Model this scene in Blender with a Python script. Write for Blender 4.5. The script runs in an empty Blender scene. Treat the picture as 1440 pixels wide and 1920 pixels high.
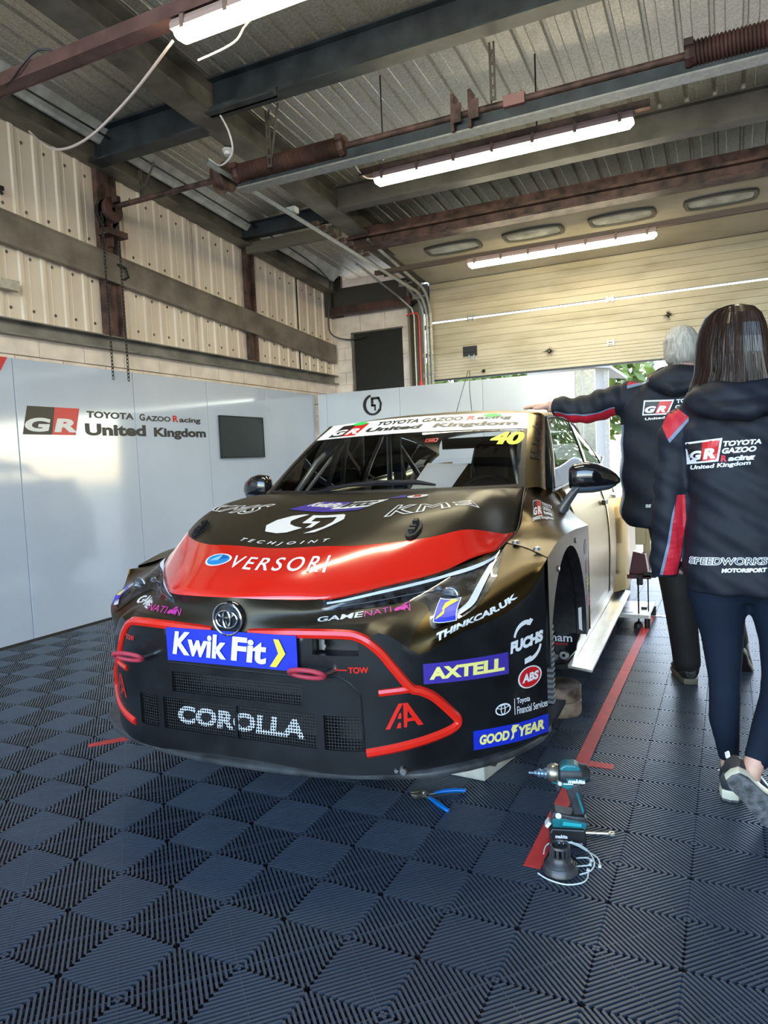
import bpy, bmesh, math, random
import numpy as np
from mathutils import Vector, Matrix
from mathutils.bvhtree import BVHTree
PI=math.pi
scene=bpy.context.scene
COL=scene.collection
# ---------------------------------------------------------------- camera
H_CAM=1.23955
_yaw,_pitch,_roll=0.45198807,-0.07193421,-0.04402958
_f=Vector((-math.sin(_yaw)*math.cos(_pitch),math.cos(_yaw)*math.cos(_pitch),math.sin(_pitch)))
_r=Vector((math.cos(_yaw),math.sin(_yaw),0)); _u=_r.cross(_f)
_r2=_r*math.cos(_roll)+_u*math.sin(_roll); _u2=_u*math.cos(_roll)-_r*math.sin(_roll)
cam_d=bpy.data.cameras.new('camera'); cam=bpy.data.objects.new('camera',cam_d); COL.objects.link(cam)
M=Matrix((( _r2.x,_u2.x,-_f.x,0),(_r2.y,_u2.y,-_f.y,0),(_r2.z,_u2.z,-_f.z,H_CAM),(0,0,0,1)))
cam.matrix_world=M
cam_d.sensor_fit='VERTICAL'; cam_d.sensor_height=36.0; cam_d.lens=36.0*1340/1920
cam_d.clip_start=.02; cam_d.clip_end=500
scene.camera=cam
# ---------------------------------------------------------------- sky, sun, exposure
w=bpy.data.worlds.new('sky'); scene.world=w; w.use_nodes=True
nt=w.node_tree; nt.nodes.clear()
sky=nt.nodes.new('ShaderNodeTexSky'); sky.sky_type='NISHITA'; sky.sun_disc=False
sky.sun_elevation=math.radians(48); sky.sun_rotation=math.radians(20); sky.air_density=1.2; sky.dust_density=1.0
bg=nt.nodes.new('ShaderNodeBackground'); bg.inputs['Strength'].default_value=.95
wo=nt.nodes.new('ShaderNodeOutputWorld')
nt.links.new(sky.outputs[0],bg.inputs[0]); nt.links.new(bg.outputs[0],wo.inputs[0])
sd=bpy.data.lights.new('sun','SUN'); sd.energy=3.0; sd.angle=math.radians(.6); sd.color=(1,.95,.86)
so=bpy.data.objects.new('sun',sd); COL.objects.link(so); so.rotation_euler=(math.radians(-42),math.radians(14),0)
scene.view_settings.view_transform='Standard'; scene.view_settings.look='None'
scene.view_settings.exposure=0.75; scene.view_settings.gamma=1.0
scene.view_settings.use_curve_mapping=False
# ---------------------------------------------------------------- materials
MATS={}
def mat(name,col=(.5,.5,.5),rough=.5,metal=0,nscale=0,namt=.15,bump=0,bscale=60,emis=0,ecol=None,coat=0,spec=None,stretch=None,col2=None,noise_lo=.35,noise_hi=.65,trans=0,alpha=1,detail=5):
    if name in MATS: return MATS[name]
    m=bpy.data.materials.new(name); m.use_nodes=True; MATS[name]=m
    n=m.node_tree.nodes; l=m.node_tree.links; b=n['Principled BSDF']
    b.inputs['Base Color'].default_value=(*col,1); b.inputs['Roughness'].default_value=rough; b.inputs['Metallic'].default_value=metal
    if coat: b.inputs['Coat Weight'].default_value=coat; b.inputs['Coat Roughness'].default_value=.08
    if spec is not None: b.inputs['Specular IOR Level'].default_value=spec
    if emis: b.inputs['Emission Color'].default_value=(*(ecol or col),1); b.inputs['Emission Strength'].default_value=emis
    if trans: b.inputs['Transmission Weight'].default_value=trans
    if alpha<1: b.inputs['Alpha'].default_value=alpha
    if nscale or bump:
        tc=n.new('ShaderNodeTexCoord'); mp=n.new('ShaderNodeMapping'); l.new(tc.outputs['Object'],mp.inputs[0])
        if stretch: mp.inputs['Scale'].default_value=stretch
    if nscale:
        no=n.new('ShaderNodeTexNoise'); no.inputs['Scale'].default_value=nscale; no.inputs['Detail'].default_value=detail
        l.new(mp.outputs[0],no.inputs['Vector'])
        cr=n.new('ShaderNodeValToRGB'); c2=col2 or tuple(max(0,c*(1-namt*2)) for c in col)
        c1=col if col2 else tuple(min(1,c*(1+namt)) for c in col)
        cr.color_ramp.elements[0].position=noise_lo; cr.color_ramp.elements[1].position=noise_hi
        cr.color_ramp.elements[0].color=(*c2,1); cr.color_ramp.elements[1].color=(*c1,1)
        l.new(no.outputs['Fac'],cr.inputs[0]); l.new(cr.outputs[0],b.inputs['Base Color'])
    if bump:
        no2=n.new('ShaderNodeTexNoise'); no2.inputs['Scale'].default_value=bscale; no2.inputs['Detail'].default_value=3
        l.new(mp.outputs[0],no2.inputs['Vector'])
        bp=n.new('ShaderNodeBump'); bp.inputs['Strength'].default_value=bump; bp.inputs['Distance'].default_value=.01
        l.new(no2.outputs['Fac'],bp.inputs['Height']); l.new(bp.outputs[0],b.inputs['Normal'])
    return m
def glass(name,tint=(.8,.85,.85),refl=.08,fixed=None):
    m=bpy.data.materials.new(name); m.use_nodes=True; MATS[name]=m
    n=m.node_tree.nodes; l=m.node_tree.links; n.clear()
    o=n.new('ShaderNodeOutputMaterial'); t=n.new('ShaderNodeBsdfTransparent'); t.inputs[0].default_value=(*tint,1)
    g=n.new('ShaderNodeBsdfGlossy'); g.inputs['Roughness'].default_value=.02
    fr=n.new('ShaderNodeFresnel'); fr.inputs[0].default_value=1.5
    ad=n.new('ShaderNodeMath'); ad.operation='ADD'; ad.inputs[1].default_value=refl-.04; ad.use_clamp=True
    mx=n.new('ShaderNodeMixShader'); l.new(fr.outputs[0],ad.inputs[0]); (l.new(ad.outputs[0],mx.inputs[0]) if fixed is None else setattr(mx.inputs[0],'default_value',fixed)); l.new(t.outputs[0],mx.inputs[1]); l.new(g.outputs[0],mx.inputs[2]); l.new(mx.outputs[0],o.inputs[0])
    return m
# ---------------------------------------------------------------- mesh helpers
class MB:
    def __init__(s): s.v=[]; s.f=[]
    def add(s,vs,fs):
        o=len(s.v); s.v+= [tuple(map(float,p)) for p in vs]; s.f+=[tuple(i+o for i in f) for f in fs]; return s
    def box(s,x0,x1,y0,y1,z0,z1):
        return s.add([(x0,y0,z0),(x1,y0,z0),(x1,y1,z0),(x0,y1,z0),(x0,y0,z1),(x1,y0,z1),(x1,y1,z1),(x0,y1,z1)],
            [(0,3,2,1),(4,5,6,7),(0,1,5,4),(1,2,6,5),(2,3,7,6),(3,0,4,7)])
    def obox(s,c,ax,ay,az):
        c,ax,ay,az=map(Vector,(c,ax,ay,az)); vs=[c+ax*i+ay*j+az*k for k in(-1,1) for j in(-1,1) for i in(-1,1)]
        return s.add(vs,[(0,2,3,1),(4,5,7,6),(0,1,5,4),(2,6,7,3),(0,4,6,2),(1,3,7,5)])
    def tube(s,pts,r,n=8,cap=True,close=False):
        pts=[Vector(p) for p in pts]; k=len(pts); rr=r if isinstance(r,(list,tuple)) else [r]*k
        o=len(s.v); up=None
        for i,p in enumerate(pts):
            if close: d=pts[(i+1)%k]-pts[i-1]
            else: d=(pts[min(i+1,k-1)]-pts[max(i-1,0)])
            d.normalize()
            if up is None: up=Vector((0,0,1)) if abs(d.z)<.9 else Vector((1,0,0))
            a=d.cross(up); a=a.normalized() if a.length>1e-6 else d.orthogonal().normalized(); up=a.cross(d).normalized()
            for j in range(n):
                t=2*PI*j/n; s.v.append(tuple(p+(a*math.cos(t)+up*math.sin(t))*rr[i]))
        for i in range(k if close else k-1):
            for j in range(n):
                i2=(i+1)%k; s.f.append((o+i*n+j,o+i*n+(j+1)%n,o+i2*n+(j+1)%n,o+i2*n+j))
        if cap and not close:
            s.f.append(tuple(o+j for j in reversed(range(n)))); s.f.append(tuple(o+(k-1)*n+j for j in range(n)))
        return s
    def lathe(s,prof,c=(0,0,0),n=20,axis='z'):
        o=len(s.v)
        for (r,z) in prof:
            for j in range(n):
                t=2*PI*j/n; a,b=r*math.cos(t),r*math.sin(t)
                p=(a,b,z) if axis=='z' else ((a,z,b) if axis=='y' else (z,a,b))
                s.v.append((c[0]+p[0],c[1]+p[1],c[2]+p[2]))
        for i in range(len(prof)-1):
            for j in range(n): s.f.append((o+i*n+j,o+i*n+(j+1)%n,o+(i+1)*n+(j+1)%n,o+(i+1)*n+j))
        return s
    def grid(s,fn,us,vs,flip=False):
        o=len(s.v); nu,nv=len(us),len(vs)
        for u in us:
            for v in vs: s.v.append(tuple(fn(u,v)))
        for i in range(nu-1):
            for j in range(nv-1):
                f=(o+i*nv+j,o+(i+1)*nv+j,o+(i+1)*nv+j+1,o+i*nv+j+1); s.f.append(f[::-1] if flip else f)
        return s
    def prism(s,poly,a,b,axis='y'):
        """polygon (2-D) extruded from a to b along axis"""
        def P(p,t): return {'x':(t,p[0],p[1]),'y':(p[0],t,p[1]),'z':(p[0],p[1],t)}[axis]
        n=len(poly); o=len(s.v)
        s.v+=[P(p,a) for p in poly]+[P(p,b) for p in poly]
        s.f.append(tuple(o+i for i in range(n))); s.f.append(tuple(o+n+i for i in reversed(range(n))))
        for i in range(n): s.f.append((o+i,o+n+i,o+n+(i+1)%n,o+(i+1)%n))
        return s
    def loft(s,rings,cap=True,close=True):
        o=len(s.v); n=len(rings[0])
        for r in rings: s.v+=[tuple(map(float,p)) for p in r]
        for i in range(len(rings)-1):
            for j in range(n if close else n-1):
                s.f.append((o+i*n+j,o+i*n+(j+1)%n,o+(i+1)*n+(j+1)%n,o+(i+1)*n+j))
        if cap: s.f.append(tuple(o+j for j in reversed(range(n)))); s.f.append(tuple(o+(len(rings)-1)*n+j for j in range(n)))
        return s
    def mirror(s):
        n=len(s.v); s.v+=[(-x,y,z) for x,y,z in s.v]; s.f+=[tuple(i+n for i in f[::-1]) for f in s.f]; return s
def mk(name,mb,mats,parent=None,smooth=False,bevel=0,angle=40,midx=None,solid=0,fixn=True,subd=0):
    me=bpy.data.meshes.new(name); me.from_pydata(mb.v,[],mb.f)
    if not isinstance(mats,(list,tuple)): mats=[mats]
    for m in mats: me.materials.append(m)
    if midx is not None: me.polygons.foreach_set('material_index',midx)
    if fixn:
        bm=bmesh.new(); bm.from_mesh(me); bmesh.ops.remove_doubles(bm,verts=bm.verts,dist=1e-5) if midx is None else None
        bmesh.ops.recalc_face_normals(bm,faces=bm.faces); bm.to_mesh(me); bm.free()
    if smooth:
        me.polygons.foreach_set('use_smooth',[True]*len(me.polygons)); me.set_sharp_from_angle(angle=math.radians(angle))
    me.update()
    o=bpy.data.objects.new(name,me); COL.objects.link(o)
    if parent: o.parent=parent
    if bevel:
        b=o.modifiers.new('b','BEVEL'); b.width=bevel; b.segments=2; b.limit_method='ANGLE'
    if solid:
        b=o.modifiers.new('s','SOLIDIFY'); b.thickness=solid; b.offset=-1
    if subd:
        b=o.modifiers.new('d','SUBSURF'); b.levels=subd; b.render_levels=subd
    return o
def tag(o,label=None,cat=None,group=None,kind=None):
    if label: o['label']=label
    if cat: o['category']=cat
    if group: o['group']=group
    if kind: o['kind']=kind
    return o
def thing(name,label,cat,loc=(0,0,0),rz=0,group=None):
    o=bpy.data.objects.new(name,None); COL.objects.link(o); o.location=loc; o.rotation_euler=(0,0,rz); o.empty_display_size=.1
    return tag(o,label,cat,group)
def struct(name,mb,m,**k):
    o=mk(name,mb,m,**k); o['kind']='structure'; return o
# ---------------------------------------------------------------- lettering
_T={}
def text_mesh(txt,bold=.0,shear=0,outline=0,sp=1.0):
    key=(txt,bold,shear,outline,sp)
    if key in _T: return _T[key]
    c=bpy.data.curves.new('t','FONT'); c.body=txt; c.size=1; c.offset=bold; c.shear=shear; c.resolution_u=4; c.space_character=sp
    if outline:
        c.fill_mode='NONE'; c.bevel_depth=outline; c.bevel_resolution=0
    o=bpy.data.objects.new('t',c); COL.objects.link(o)
    dg=bpy.context.evaluated_depsgraph_get(); me=bpy.data.meshes.new_from_object(o.evaluated_get(dg))
    vs=[(v.co.x,v.co.y) for v in me.vertices]; fs=[tuple(p.vertices) for p in me.polygons]
    bpy.data.objects.remove(o); bpy.data.curves.remove(c); bpy.data.meshes.remove(me)
    x0=min(v[0] for v in vs);x1=max(v[0] for v in vs);y0=min(v[1] for v in vs);y1=max(v[1] for v in vs)
    vs=[((x-x0)/(x1-x0),(y-y0)/(y1-y0)) for x,y in vs]
    _T[key]=(vs,fs); return _T[key]
def T(txt,x0=0,y0=0,x1=1,y1=1,**k):
    vs,fs=text_mesh(txt,**k); return ([(x0+(x1-x0)*a,y0+(y1-y0)*b) for a,b in vs],fs)
def poly(*pts): return (list(pts),[tuple(range(len(pts)))])
def rect(x0,y0,x1,y1): return poly((x0,y0),(x1,y0),(x1,y1),(x0,y1))
def ell(cx,cy,rx,ry,n=28,a0=0,a1=2*PI):
    return poly(*[(cx+rx*math.cos(a0+(a1-a0)*i/n),cy+ry*math.sin(a0+(a1-a0)*i/n)) for i in range(n)])
def ringp(cx,cy,rx,ry,w,wy=None,n=28,a0=0,a1=2*PI):
    wy=w if wy is None else wy; vs=[];fs=[]
    for i in range(n+1):
        t=a0+(a1-a0)*i/n; vs+=[(cx+rx*math.cos(t),cy+ry*math.sin(t)),(cx+(rx-w)*math.cos(t),cy+(ry-wy)*math.sin(t))]
    for i in range(n): fs.append((2*i,2*i+2,2*i+3,2*i+1))
    return (vs,fs)
def merge(*sh):
    vs=[];fs=[]
    for v,f in sh: o=len(vs); vs+=v; fs+=[tuple(i+o for i in q) for q in f]
    return (vs,fs)
def decal(name,shape,quad,S,m,parent,off=.0015,nu=8,nv=3,label=None,raw=False):
    """shape in the unit square, laid on surface S(a,b) inside the quad of (a,b) corners (bl,br,tr,tl)"""
    vs,fs=shape
    bm=bmesh.new(); bv=[bm.verts.new((x,y,0)) for x,y in vs]
    for f in fs:
        try: bm.faces.new([bv[i] for i in f])
        except ValueError: pass
    for (n,no) in ((nu,(1,0,0)),(nv,(0,1,0))):
        for i in range(1,n):
            co=(i/n,0,0) if no[0] else (0,i/n,0)
            bmesh.ops.bisect_plane(bm,geom=bm.verts[:]+bm.edges[:]+bm.faces[:],dist=1e-6,plane_co=co,plane_no=no)
    q=[np.array(p,float) for p in quad]
    for v in bm.verts:
        u,t=v.co.x,v.co.y; ab=(q[0]*(1-u)+q[1]*u)*(1-t)+(q[3]*(1-u)+q[2]*u)*t
        P=np.array(S(*ab)); 
        if raw: v.co=Vector(P); continue
        e=1e-3; du=np.array(S(ab[0]+e,ab[1]))-P; dv=np.array(S(ab[0],ab[1]+e))-P
        if np.linalg.norm(du)<1e-9: du=P-np.array(S(ab[0]-e,ab[1]))
        if np.linalg.norm(dv)<1e-9: dv=P-np.array(S(ab[0],ab[1]-e))
        nn=np.cross(du,dv); nn=nn/(np.linalg.norm(nn)+1e-12)*getattr(S,'sgn',1)
        v.co=Vector(P+nn*off)
    me=bpy.data.meshes.new(name); bm.to_mesh(me); bm.free(); me.materials.append(m)
    o=bpy.data.objects.new(name,me); COL.objects.link(o)
    if parent: o.parent=parent
    if label: o['label']=label
    return o
WHITE=mat('white_vinyl',(.8,.82,.85),.4); BLACKV=mat('black_vinyl',(.01,.01,.012),.4); REDV=mat('red_vinyl',(.62,.01,.015),.35)
YELV=mat('yellow_vinyl',(.85,.72,.05),.4); BLUEV=mat('blue_vinyl',(.01,.03,.55),.35); NAVYV=mat('navy_vinyl',(.05,.03,.33),.4); PINKV=mat('pink_vinyl',(.75,.05,.42),.4); GREENV=mat('green_vinyl',(.02,.6,.1),.4)
def gr_logo(nm,quad,S,parent,off=.0015,neg=False,**k):
    """two-colour slanted block with the GR letters, in the unit square"""
    if neg: decal(nm+'_border',poly((-.03,-.05),(.93,-.05),(1.03,1.05),(.08,1.05)),quad,S,WHITE,parent,off,**k); off+=.0006
    decal(nm+'_black_panel',poly((0,0),(.48,0),(.56,1),(.1,1)),quad,S,BLACKV,parent,off,**k)
    decal(nm+'_red_panel',poly((.48,0),(.9,0),(1,1),(.56,1)),quad,S,REDV,parent,off,**k)
    decal(nm+'_letters',merge(T('G',.04,.1,.47,.6,bold=.05,shear=.15),T('R',.52,.1,.93,.6,bold=.05,shear=.15)),quad,S,WHITE,parent,off+.0008,**k)
def lerp(a,b,t): return a+(b-a)*t
def table(t, pts):
    # pts: list of (t, v...) ; smooth (catmull-rom style hermite) interpolation
    n=len(pts)
    if t<=pts[0][0]: return np.array(pts[0][1:],float)
    if t>=pts[-1][0]: return np.array(pts[-1][1:],float)
    for i in range(n-1):
        if t<=pts[i+1][0]: break
    p0=np.array(pts[i],float); p1=np.array(pts[i+1],float)
    h=p1[0]-p0[0]; s=(t-p0[0])/h
    def tan(k):
        a=np.array(pts[max(k-1,0)],float); b=np.array(pts[min(k+1,n-1)],float); c=np.array(pts[k],float)
        if k==0 or k==n-1: return (b-a)[1:]/(b-a)[0]
        d1=(c-a)[1:]/(c-a)[0]; d2=(b-c)[1:]/(b-c)[0]
        m=(d1*(b[0]-c[0])+d2*(c[0]-a[0]))/(b[0]-a[0])
        m=np.where(d1*d2<=0,0,np.sign(m)*np.minimum(abs(m),3*np.minimum(abs(d1),abs(d2))))
        return m
    m0=tan(i)*h; m1=tan(i+1)*h
    return (2*s**3-3*s*s+1)*p0[1:]+(s**3-2*s*s+s)*m0+(-2*s**3+3*s*s)*p1[1:]+(s**3-s*s)*m1
def smooth(t): t=max(0.,min(1.,t)); return t*t*(3-2*t)
PLAN=[(0,.02),(.25,.022),(.45,.045),(.60,.12),(.72,.225),(.82,.345),(.89,.45),(.945,.56)]
KNEE=[(0,.70),(.15,.703),(.26,.712),(.41,.722),(.50,.722),(.545,.712),(.592,.672),(.63,.638),(.73,.688),(.874,.751),(.92,.80),(.945,.855)]
TOP=[(0,0,.03,.804),(.16,.16,.05,.80),(.30,.31,.10,.797),(.42,.47,.269,.82),(.56,.645,.472,.85),(.66,.745,.69,.885),(.74,.755,.785,.897),(.86,.85,.72,.888),(.945,.945,.62,.868)]
MID=[(0,0,.02,.755),(.15,.15,.055,.752),(.30,.30,.108,.745),(.42,.435,.175,.752),(.56,.58,.305,.760),(.63,.655,.27,.745),(.73,.755,.352,.770),(.86,.862,.50,.825),(.945,.946,.59,.862)]
def fas(a,b):
    """front bumper cover: a = plan x (-.945...945), b 0..1 splitter to knee, 1..2 knee to bonnet edge"""
    s=-1 if a<0 else 1; a=abs(a); g=.075*smooth((a-.62)/.3) if s<0 else 0
    y=float(table(a,PLAN)[0]); zk=float(table(a,KNEE)[0])-.8*g*smooth((a-.7)/.2)
    if b<=1:
        x,z=a,lerp(.246,zk,b); yy=y
    else:
        t=b-1
        K=np.array([a,y,zk]); M=table(a,MID)-np.array([0,0,.9*g]); T=table(a,TOP)-np.array([0,0,g])
        # quadratic through K, M(at .5), T
        P=K*(2*(t-.5)*(t-1))+M*(4*t*(1-t))+T*(2*t*(t-.5))
        x,yy,z=P
    return np.array([s*x,yy,z])
def fasz(x,z):
    zk=float(fas(x,1)[2]); return fas(x,max(0.,min(1.0,(z-.246)/(zk-.246))))
ZC=[(.02,.804),(.03,.804),(.10,.848),(.18,.885),(.32,.932),(.45,.966),(.60,1.0),(.865,1.052),(1.2,1.083),(1.45,1.092)]
HF=[(0,0,.03,.804),(.2,.16,.05,.80),(.42,.31,.10,.797),(.64,.475,.262,.82),(.85,.645,.472,.85),(1,.745,.69,.885)]
HS=[(0,.745,.69,.885),(.15,.752,.83,.906),(.35,.750,.98,.922),(.5,.742,1.08,.965),(.65,.732,1.17,1.018),(.82,.715,1.28,1.058),(1,.70,1.386,1.088)]
def hood(u,v):
    s=-1 if u<0 else 1; u=abs(u)
    F=table(u,HF); R=np.array([.70*u,1.22+.166*u*u,0]); S=table(v,HS)
    # lateral: blend linear column with side curve deviation
    base=F*(1-v)+R*v
    side=np.array([.745,.69,0])*(1-v)+np.array([.70,1.386,0])*v
    dev=(S-side); w=u**3
    x=base[0]+dev[0]*w; y=base[1]+dev[1]*w
    zc=float(table(y,ZC)[0])
    D=float(table(F[1],ZC)[0])-F[2]
    e=max(0.,1-v/.42)**2
    Ds=zc-S[2]
    ws=smooth((u-.8)/.2)
    z=zc-(D*e*(1-ws)+Ds*ws)+.02*smooth(v*4)*smooth((1-v)*3)*smooth(u/.6)*(1-ws)
    return np.array([s*x,y,z])
FA=[(0,.756,.80,.903),(.12,.758,.95,.918),(.24,.754,1.05,.945),(.36,.742,1.15,1.0),(.5,.725,1.28,1.05),(.64,.715,1.40,1.082),(.82,.765,1.52,1.078),(1,.80,1.66,1.058)]
FB=[(0,.945,.622,.868),(.12,.948,.78,.90),(.3,.95,.98,.911),(.5,.95,1.18,.908),(.75,.95,1.42,.896),(1,.95,1.62,.885)]
def fend(a,b,s=1):
    A=table(a,FA); B=table(a,FB)
    if s<0: B=B-np.array([0,0,.065*(1-.5*a)]); A=A-np.array([0,0,.02*(1-smooth(a*3))])
    M=np.array([A[0]+.35*(B[0]-A[0]),(A[1]+B[1])/2,B[2]+.30*(A[2]-B[2])+.006])
    return A*(1-b)**2+2*M*b*(1-b)+B*b*b
SX=[(.18,.855),(.24,.872),(.3,.885),(.45,.896),(.6,.90),(.75,.895),(.87,.882),(.95,.862),(1.02,.833),(1.08,.802),(1.2,.76)]
def side(y,z):
    x=float(table(z,SX)[0]); x-=max(0,y-3.2)**2*.07
    return np.array([x,y,z])
def ws(u,v):
    b=np.array([.70*u,1.22+.166*u*u,1.083+.006*u*u]); t=np.array([.60*u,1.93+.06*u*u,1.478-.018*u*u])
    return b*(1-v)+t*v+.022*math.sin(math.pi*v)*np.array([0,-.5,.86])
# ================================================================ the garage
CREAM=mat('cream_cladding',(.84,.72,.58),.5,nscale=3,namt=.12,col2=(.74,.60,.48),bump=.05,stretch=(1,1,.3))
GREYSTEEL=mat('grey_steel',(.13,.115,.09),.55,nscale=5,namt=.2,bump=.05)
GALV=mat('galvanised',(.36,.36,.33),.42,.6,nscale=30,namt=.08)
ROOFM=mat('roof_sheet',(.72,.68,.58),.36,.55,nscale=60,namt=.3,bump=.3,bscale=110,col2=(.52,.49,.41))
DARKB=mat('dark_blue_steel',(.035,.045,.05),.5,nscale=6,namt=.25)
BROWN=mat('red_oxide',(.105,.055,.042),.6,nscale=9,namt=.35,bump=.1)
RUST=mat('rusty_steel',(.075,.032,.024),.6,nscale=6,namt=.3,bump=.15)
BLOCKM=mat('painted_block',(.82,.71,.62),.6,nscale=6,namt=.08,bump=.25,bscale=120)
WHITEP=mat('hoarding_white',(.52,.59,.72),.10,nscale=2,namt=.02,coat=.6)
DOORM=mat('door_cream',(.47,.41,.29),.38,nscale=2.5,col2=(.33,.28,.18),namt=.2,noise_lo=.3,noise_hi=.55,bump=.04,bscale=150,stretch=(.6,1,2.5),detail=8)
BLACK=mat('black_plastic',(.012,.012,.014),.4); DARK=mat('dark_void',(.01,.012,.01),.6)
DGLASS=mat('dark_pane',(.012,.02,.016),.12)
TUBEM=mat('lit_tube',(1,.93,.7),.4,emis=36,ecol=(1,.90,.62)); HOUS=mat('lamp_housing',(.5,.36,.33),.5)
CHROME=mat('chrome',(.8,.82,.85),.12,1); STEELM=mat('bare_steel',(.5,.5,.5),.3,1,nscale=12,namt=.1)
WPL=mat('white_plastic',(.8,.8,.78),.35); REDP=mat('red_cable_paint',(.7,.05,.03),.4)
def RZ(y): return 3.84-.087*(y-4.63)        # underside of the sloping rafters
YB=8.70
# ---- floor: slab and interlocking ribbed tiles, two diagonal squares of ribs on each
floor=struct('floor',MB().box(-5.0,4.6,-3.5,26,-.12,-.018),mat('floor_void',(.008,.008,.01),.7))
TILE=mat('ribbed_tile',(.064,.083,.112),.36,nscale=1.3,col2=(.048,.063,.088),detail=3)
TILEK=mat('tile_underside',(.012,.014,.018),.6)
CX,CY=-1.5103,1.3448
def tile_geo():
    m=MB(); N=22; p=.2828427/N; hw=p*.25
    def seg(ax,ay,bx,by,w,z1,z0,ends=False):
        d=Vector((bx-ax,by-ay)); L=d.length
        if L<1e-4: return
        d/=L; n=Vector((-d.y,d.x))*w; t=Vector((-d.y,d.x))*w*1.25
        V=[(ax+n.x,ay+n.y,z1),(bx+n.x,by+n.y,z1),(bx-n.x,by-n.y,z1),(ax-n.x,ay-n.y,z1),
           (ax+t.x,ay+t.y,z0),(bx+t.x,by+t.y,z0),(bx-t.x,by-t.y,z0),(ax-t.x,ay-t.y,z0)]
        m.add(V,[(3,2,1,0),(0,1,5,4),(2,3,7,6)])
    g=.0012
    for ci in (0,1):
        for cj in (0,1):
            flip=(ci+cj)%2; ox,oy=ci*.2,cj*.2
            def Q(x,y): return (ox+(.2-x if flip else x),oy+y)
            for k in range(N):
                c=(k+.5)/N*.4      # x+y=c
                a=max(g,c-.2+g); b=min(.2-g,c-g)
                (ax,ay),(bx,by)=Q(a,c-a),Q(b,c-b); seg(ax,ay,bx,by,hw,0,-.010)
            for dd,zz,ww in ((0,-.0012,.0011),(-.028,-.006,.001),(.028,-.006,.001),(.057,-.006,.001),(-.057,-.006,.001),(.085,-.006,.001),(-.085,-.006,.001),(.113,-.006,.001),(-.113,-.006,.001)):
                # bars crossing under the ribs: y=x+dd*sqrt2
                e=dd*1.414; x0=max(0,-e);x1=min(.2,.2-e)
                if x1-x0<.02: continue
                (ax,ay),(bx,by)=Q(x0,x0+e),Q(x1,x1+e); seg(ax,ay,bx,by,ww,zz,-.012)
    return m
def in_view(x,y):
    d=Vector((x,y,-H_CAM)); z=d.dot(_f)
    if z<.05: return None
    u,v=720+1340*d.dot(_r2)/z,960-1340*d.dot(_u2)/z
    return z if (-130<u<1570 and v<2080) else None
cand=[]
for i in range(-14,30):
    for j in range(-3,40):
        x,y=CX+.4*i,CY+.4*j
        if x+.2<-4.85 or x>4.3 or y>8.4: continue
        zz=[in_view(x+a,y+b) for a in (0,.4) for b in (0,.2,.4)]
        zz=[q for q in zz if q]
        z=sum(zz)/len(zz) if zz else 50+abs(x)+abs(y)
        if not zz and x>3.9: continue
        if y>7.4 and x<-1.3: continue
        cand.append((z,x,y))
cand.sort()
tm=mk('floor_tile',tile_geo(),TILE,floor,fixn=False)
tm.location=(cand[0][1],cand[0][2],0)
for z,x,y in cand[1:300]:
    c=tm.copy(); COL.objects.link(c); c.parent=floor; c.location=(x,y,random.Random(int(x*100+y*37)).uniform(-.0006,.0004))
rest=MB(); tg=tile_geo()
for z,x,y in cand[300:]: rest.add([(a+x,b+y,c) for a,b,c in tg.v],tg.f)
if rest.v: tag(mk('floor_tile_field',rest,TILE,floor,fixn=False),kind='stuff')
# ---- left wall: cladding on sloping rails above blockwork
XW=-4.86
def corr(y0,y1,zf,axis,x,m,name,pitch=.2,d=.016):
    v=MB(); y=y0; pr=[(0,0),(.05,0),(.060,1),(.090,1),(.100,0),(.145,0),(.149,.25),(.153,0),(.2,0)]
    ys=[]
    while y<y1:
        for a,h_ in pr[:-1]: ys.append((y+a*pitch/.2,h_*d))
        y+=pitch
    for (ya,da) in ys:
        za,zb=zf(ya); v.v+= [(x-.03+da,ya,za),(x-.03+da,ya,zb)]
    for i in range(len(ys)-1): v.f.append((2*i,2*i+2,2*i+3,2*i+1))
    return v
wl=struct('wall_left',MB().box(XW-.12,XW-.04,-3.4,YB,0,5.0),BLOCKM)
# cladding sheets between the posts, each a piece
k=0
for (a,b) in ((-.4,.6),(.6,1.6),(1.6,2.6),(2.6,3.6),(3.6,4.62),(4.9,5.9),(5.9,6.70),(6.9,7.8),(7.8,8.66)):
    mk('cladding_sheet',corr(a,b-.012,lambda y:(2.41,RZ(y)+.02),'x',XW,CREAM,'c'),CREAM,wl,fixn=False)
    bolts=MB()
    for yy in np.arange(a+.16,b-.05,.2):
        for zz in (2.52,3.0-.08*(yy-3.65)*0.9-.06,3.30-.08*(yy-3.65),RZ(yy)-.1): bolts.lathe([(0.0001,.012),(.012,.008),(.014,0)],(XW-.03,yy,zz),6,'x')
    tag(mk('cladding_bolt',bolts,GREYSTEEL,wl),kind='stuff')
# painted blocks above the hoarding
r_=random.Random(3)
for row in range(3):
    y=2.2+(row%2)*.22
    while y<8.6:
        z0=1.86+row*.15
        mk('wall_block',MB().box(XW-.05,XW+.0+r_.uniform(-.003,.003),y+.003,min(8.66,y+.437),z0+.003,z0+.147),BLOCKM,wl,bevel=.004); y+=.44
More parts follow.
